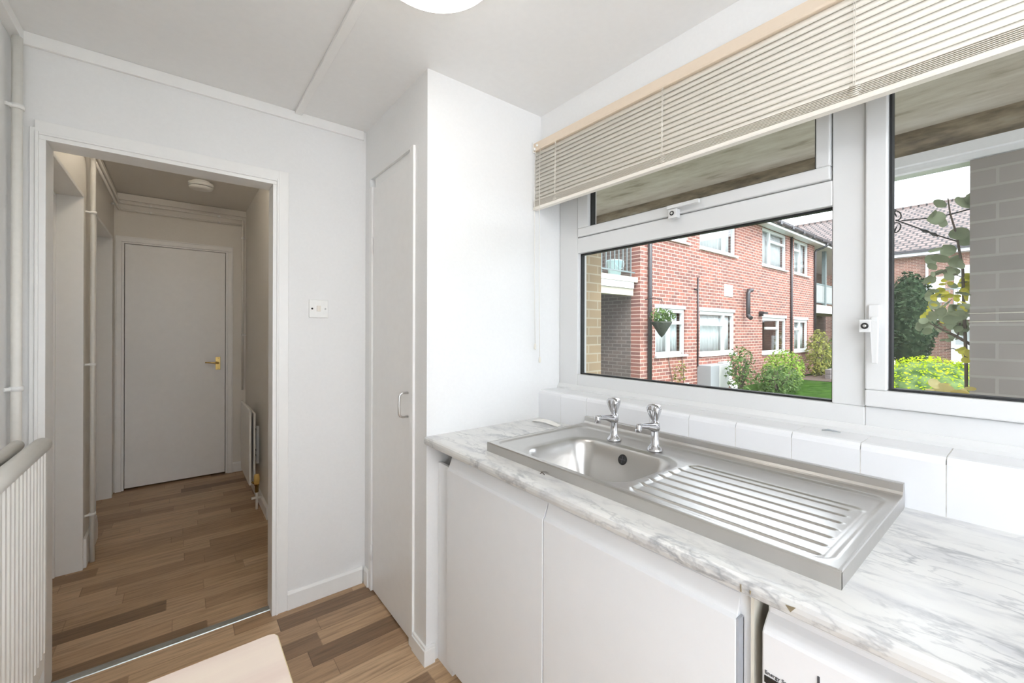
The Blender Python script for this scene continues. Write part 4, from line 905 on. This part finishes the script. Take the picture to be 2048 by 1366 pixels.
# far wing, at right angles
fw = thing('far_wing', (28,0,G), 'far wing with a steep pantiled roof and white doors closing the courtyard', 'building')
XG = 28.0
b = MB(); b.box(XG,XG+.3,-9,2.9,G,5.1).box(XG,XG+.3,2.9,8,G,5.1); b.build('front_wall', M['brick_wing'], fw)
b = MB(); b.prism([(27.55,5.22),(34,8.70),(34,8.50),(27.62,5.08)], 'y', -9, 16); b.build('tiled_roof', M['roof'], fw)
b = MB(); b.box(27.48,27.58,-9,4.6,5.10,5.22); b.build('gutter', M['gutter'], fw)
b = MB(); b.box(27.60,27.62,-9,4.6,4.93,5.10); b.box(27.60,28.0,-9,4.6,4.93,4.95); b.build('fascia_board', M['fascia'], fw)
b = MB(); b.box(33.9,34.1,-9,16,8.66,8.76); b.build('ridge_tile', M['roof'], fw)
# its first-floor deck
b = MB(); b.box(26.9,28,-9,3.1,1.95,2.15); b.build('deck_slab', M['concrete'], fw)
b = MB(); b.box(26.86,26.9,-9,3.1,1.85,2.15); o = b.build('deck_fascia', M['fascia'], fw)
b = MB(); b.box(26.88,26.92,-9,3.0,3.20,3.25).box(26.88,26.92,-9,3.0,2.25,2.28); b.build('deck_rail', M['railpaint'], fw)
for k in range(24): boxobj(26.89,26.91,2.9-.13*k-.01,2.9-.13*k+.01,2.15,3.2).build('baluster', M['railpaint'], fw)
for y0,y1,z0,z1 in ((1.55,2.45,2.17,4.35),(1.70,2.55,G,1.62)):
    dd = boxobj(XG-.05,XG,y0,y1,z0,z1).build('entrance_door', M['plastic'], fw); 
    gl = boxobj(XG-.06,XG-.05,y0+.15,y1-.15,(z0+z1)/2,z1-.15).build('pane', M['curtain'], dd); gl.matrix_parent_inverse = Matrix.Identity(4)
b = MB(); b.box(XG-.06,XG,2.75,3.35,2.7,3.9); b.build('window', M['plastic'], fw)
b = MB(); b.tube([(27.9,3.35,5.0),(27.9,3.35,G)], .05, 8); b.build('downpipe', M['fascia'], fw)
# board and boxes near it
t = tag(MB().box(19.93,19.98,2.86,3.32,.43,1.13).box(19.985,19.998,2.92,2.97,G,1.0).box(19.985,19.998,3.2,3.25,G,1.0).box(19.975,19.99,2.9,3.27,.5,.6).build('notice_board', M['plastic']), 'plain white board in front of the far wing, left of the casement', 'board')
b = MB(); b.box(20.0,20.4,2.55,3.6,G,1.75); tag(b.build('garden_wall', M['brick_wing']), 'low brick garden wall behind the plain white board', 'wall')
tag(boxobj(27.80,27.999,3.22,3.50,.55,.80).build('post_box', M['plastic']), 'small white box on the far wing wall', 'box')

# ------------------------------------------------------------------ LIGHT
wd = bpy.data.worlds.new('World'); scene.world = wd; wd.use_nodes = True
bg = wd.node_tree.nodes['Background']; bg.inputs[0].default_value = (.89,.95,1.05,1); bg.inputs[1].default_value = SKY
sun = bpy.data.lights.new('sun', 'SUN'); sun.energy = SUN; sun.angle = R(14); sun.color = (1,.96,.9)
so = bpy.data.objects.new('sun', sun); COL.objects.link(so); so.rotation_euler = (R(38), 0, R(-28))

# ------------------------------------------------------------------ CAMERA
cam = bpy.data.cameras.new('camera'); co = bpy.data.objects.new('camera', cam); COL.objects.link(co)
cam.sensor_fit = 'HORIZONTAL'; cam.sensor_width = 36; cam.lens = 838/2048*36; cam.shift_y = (660.8-683)/2048; cam.clip_start = .02; cam.clip_end = 300
yaw, roll = R(38.45), R(.17)
fwd = Vector((math.sin(yaw),math.cos(yaw),0)); r0 = Vector((math.cos(yaw),-math.sin(yaw),0)); u0 = Vector((0,0,1))
rt = r0*math.cos(roll)+u0*math.sin(roll); up = -r0*math.sin(roll)+u0*math.cos(roll)
mt = Matrix((rt, up, -fwd)).transposed().to_4x4(); mt.translation = (0,0,1.32)
co.matrix_world = mt; scene.camera = co
scene.view_settings.view_transform = 'Standard'; scene.view_settings.look = 'None'; scene.view_settings.gamma = 1; scene.view_settings.use_curve_mapping = False
scene.view_settings.exposure = EXPO
cy_ = scene.cycles
cy_.use_denoising = True; cy_.use_adaptive_sampling = True; cy_.adaptive_threshold = .03; cy_.max_bounces = 10; cy_.diffuse_bounces = 7; cy_.glossy_bounces = 4; cy_.transmission_bounces = 6; cy_.transparent_max_bounces = 24; cy_.sample_clamp_indirect = 8
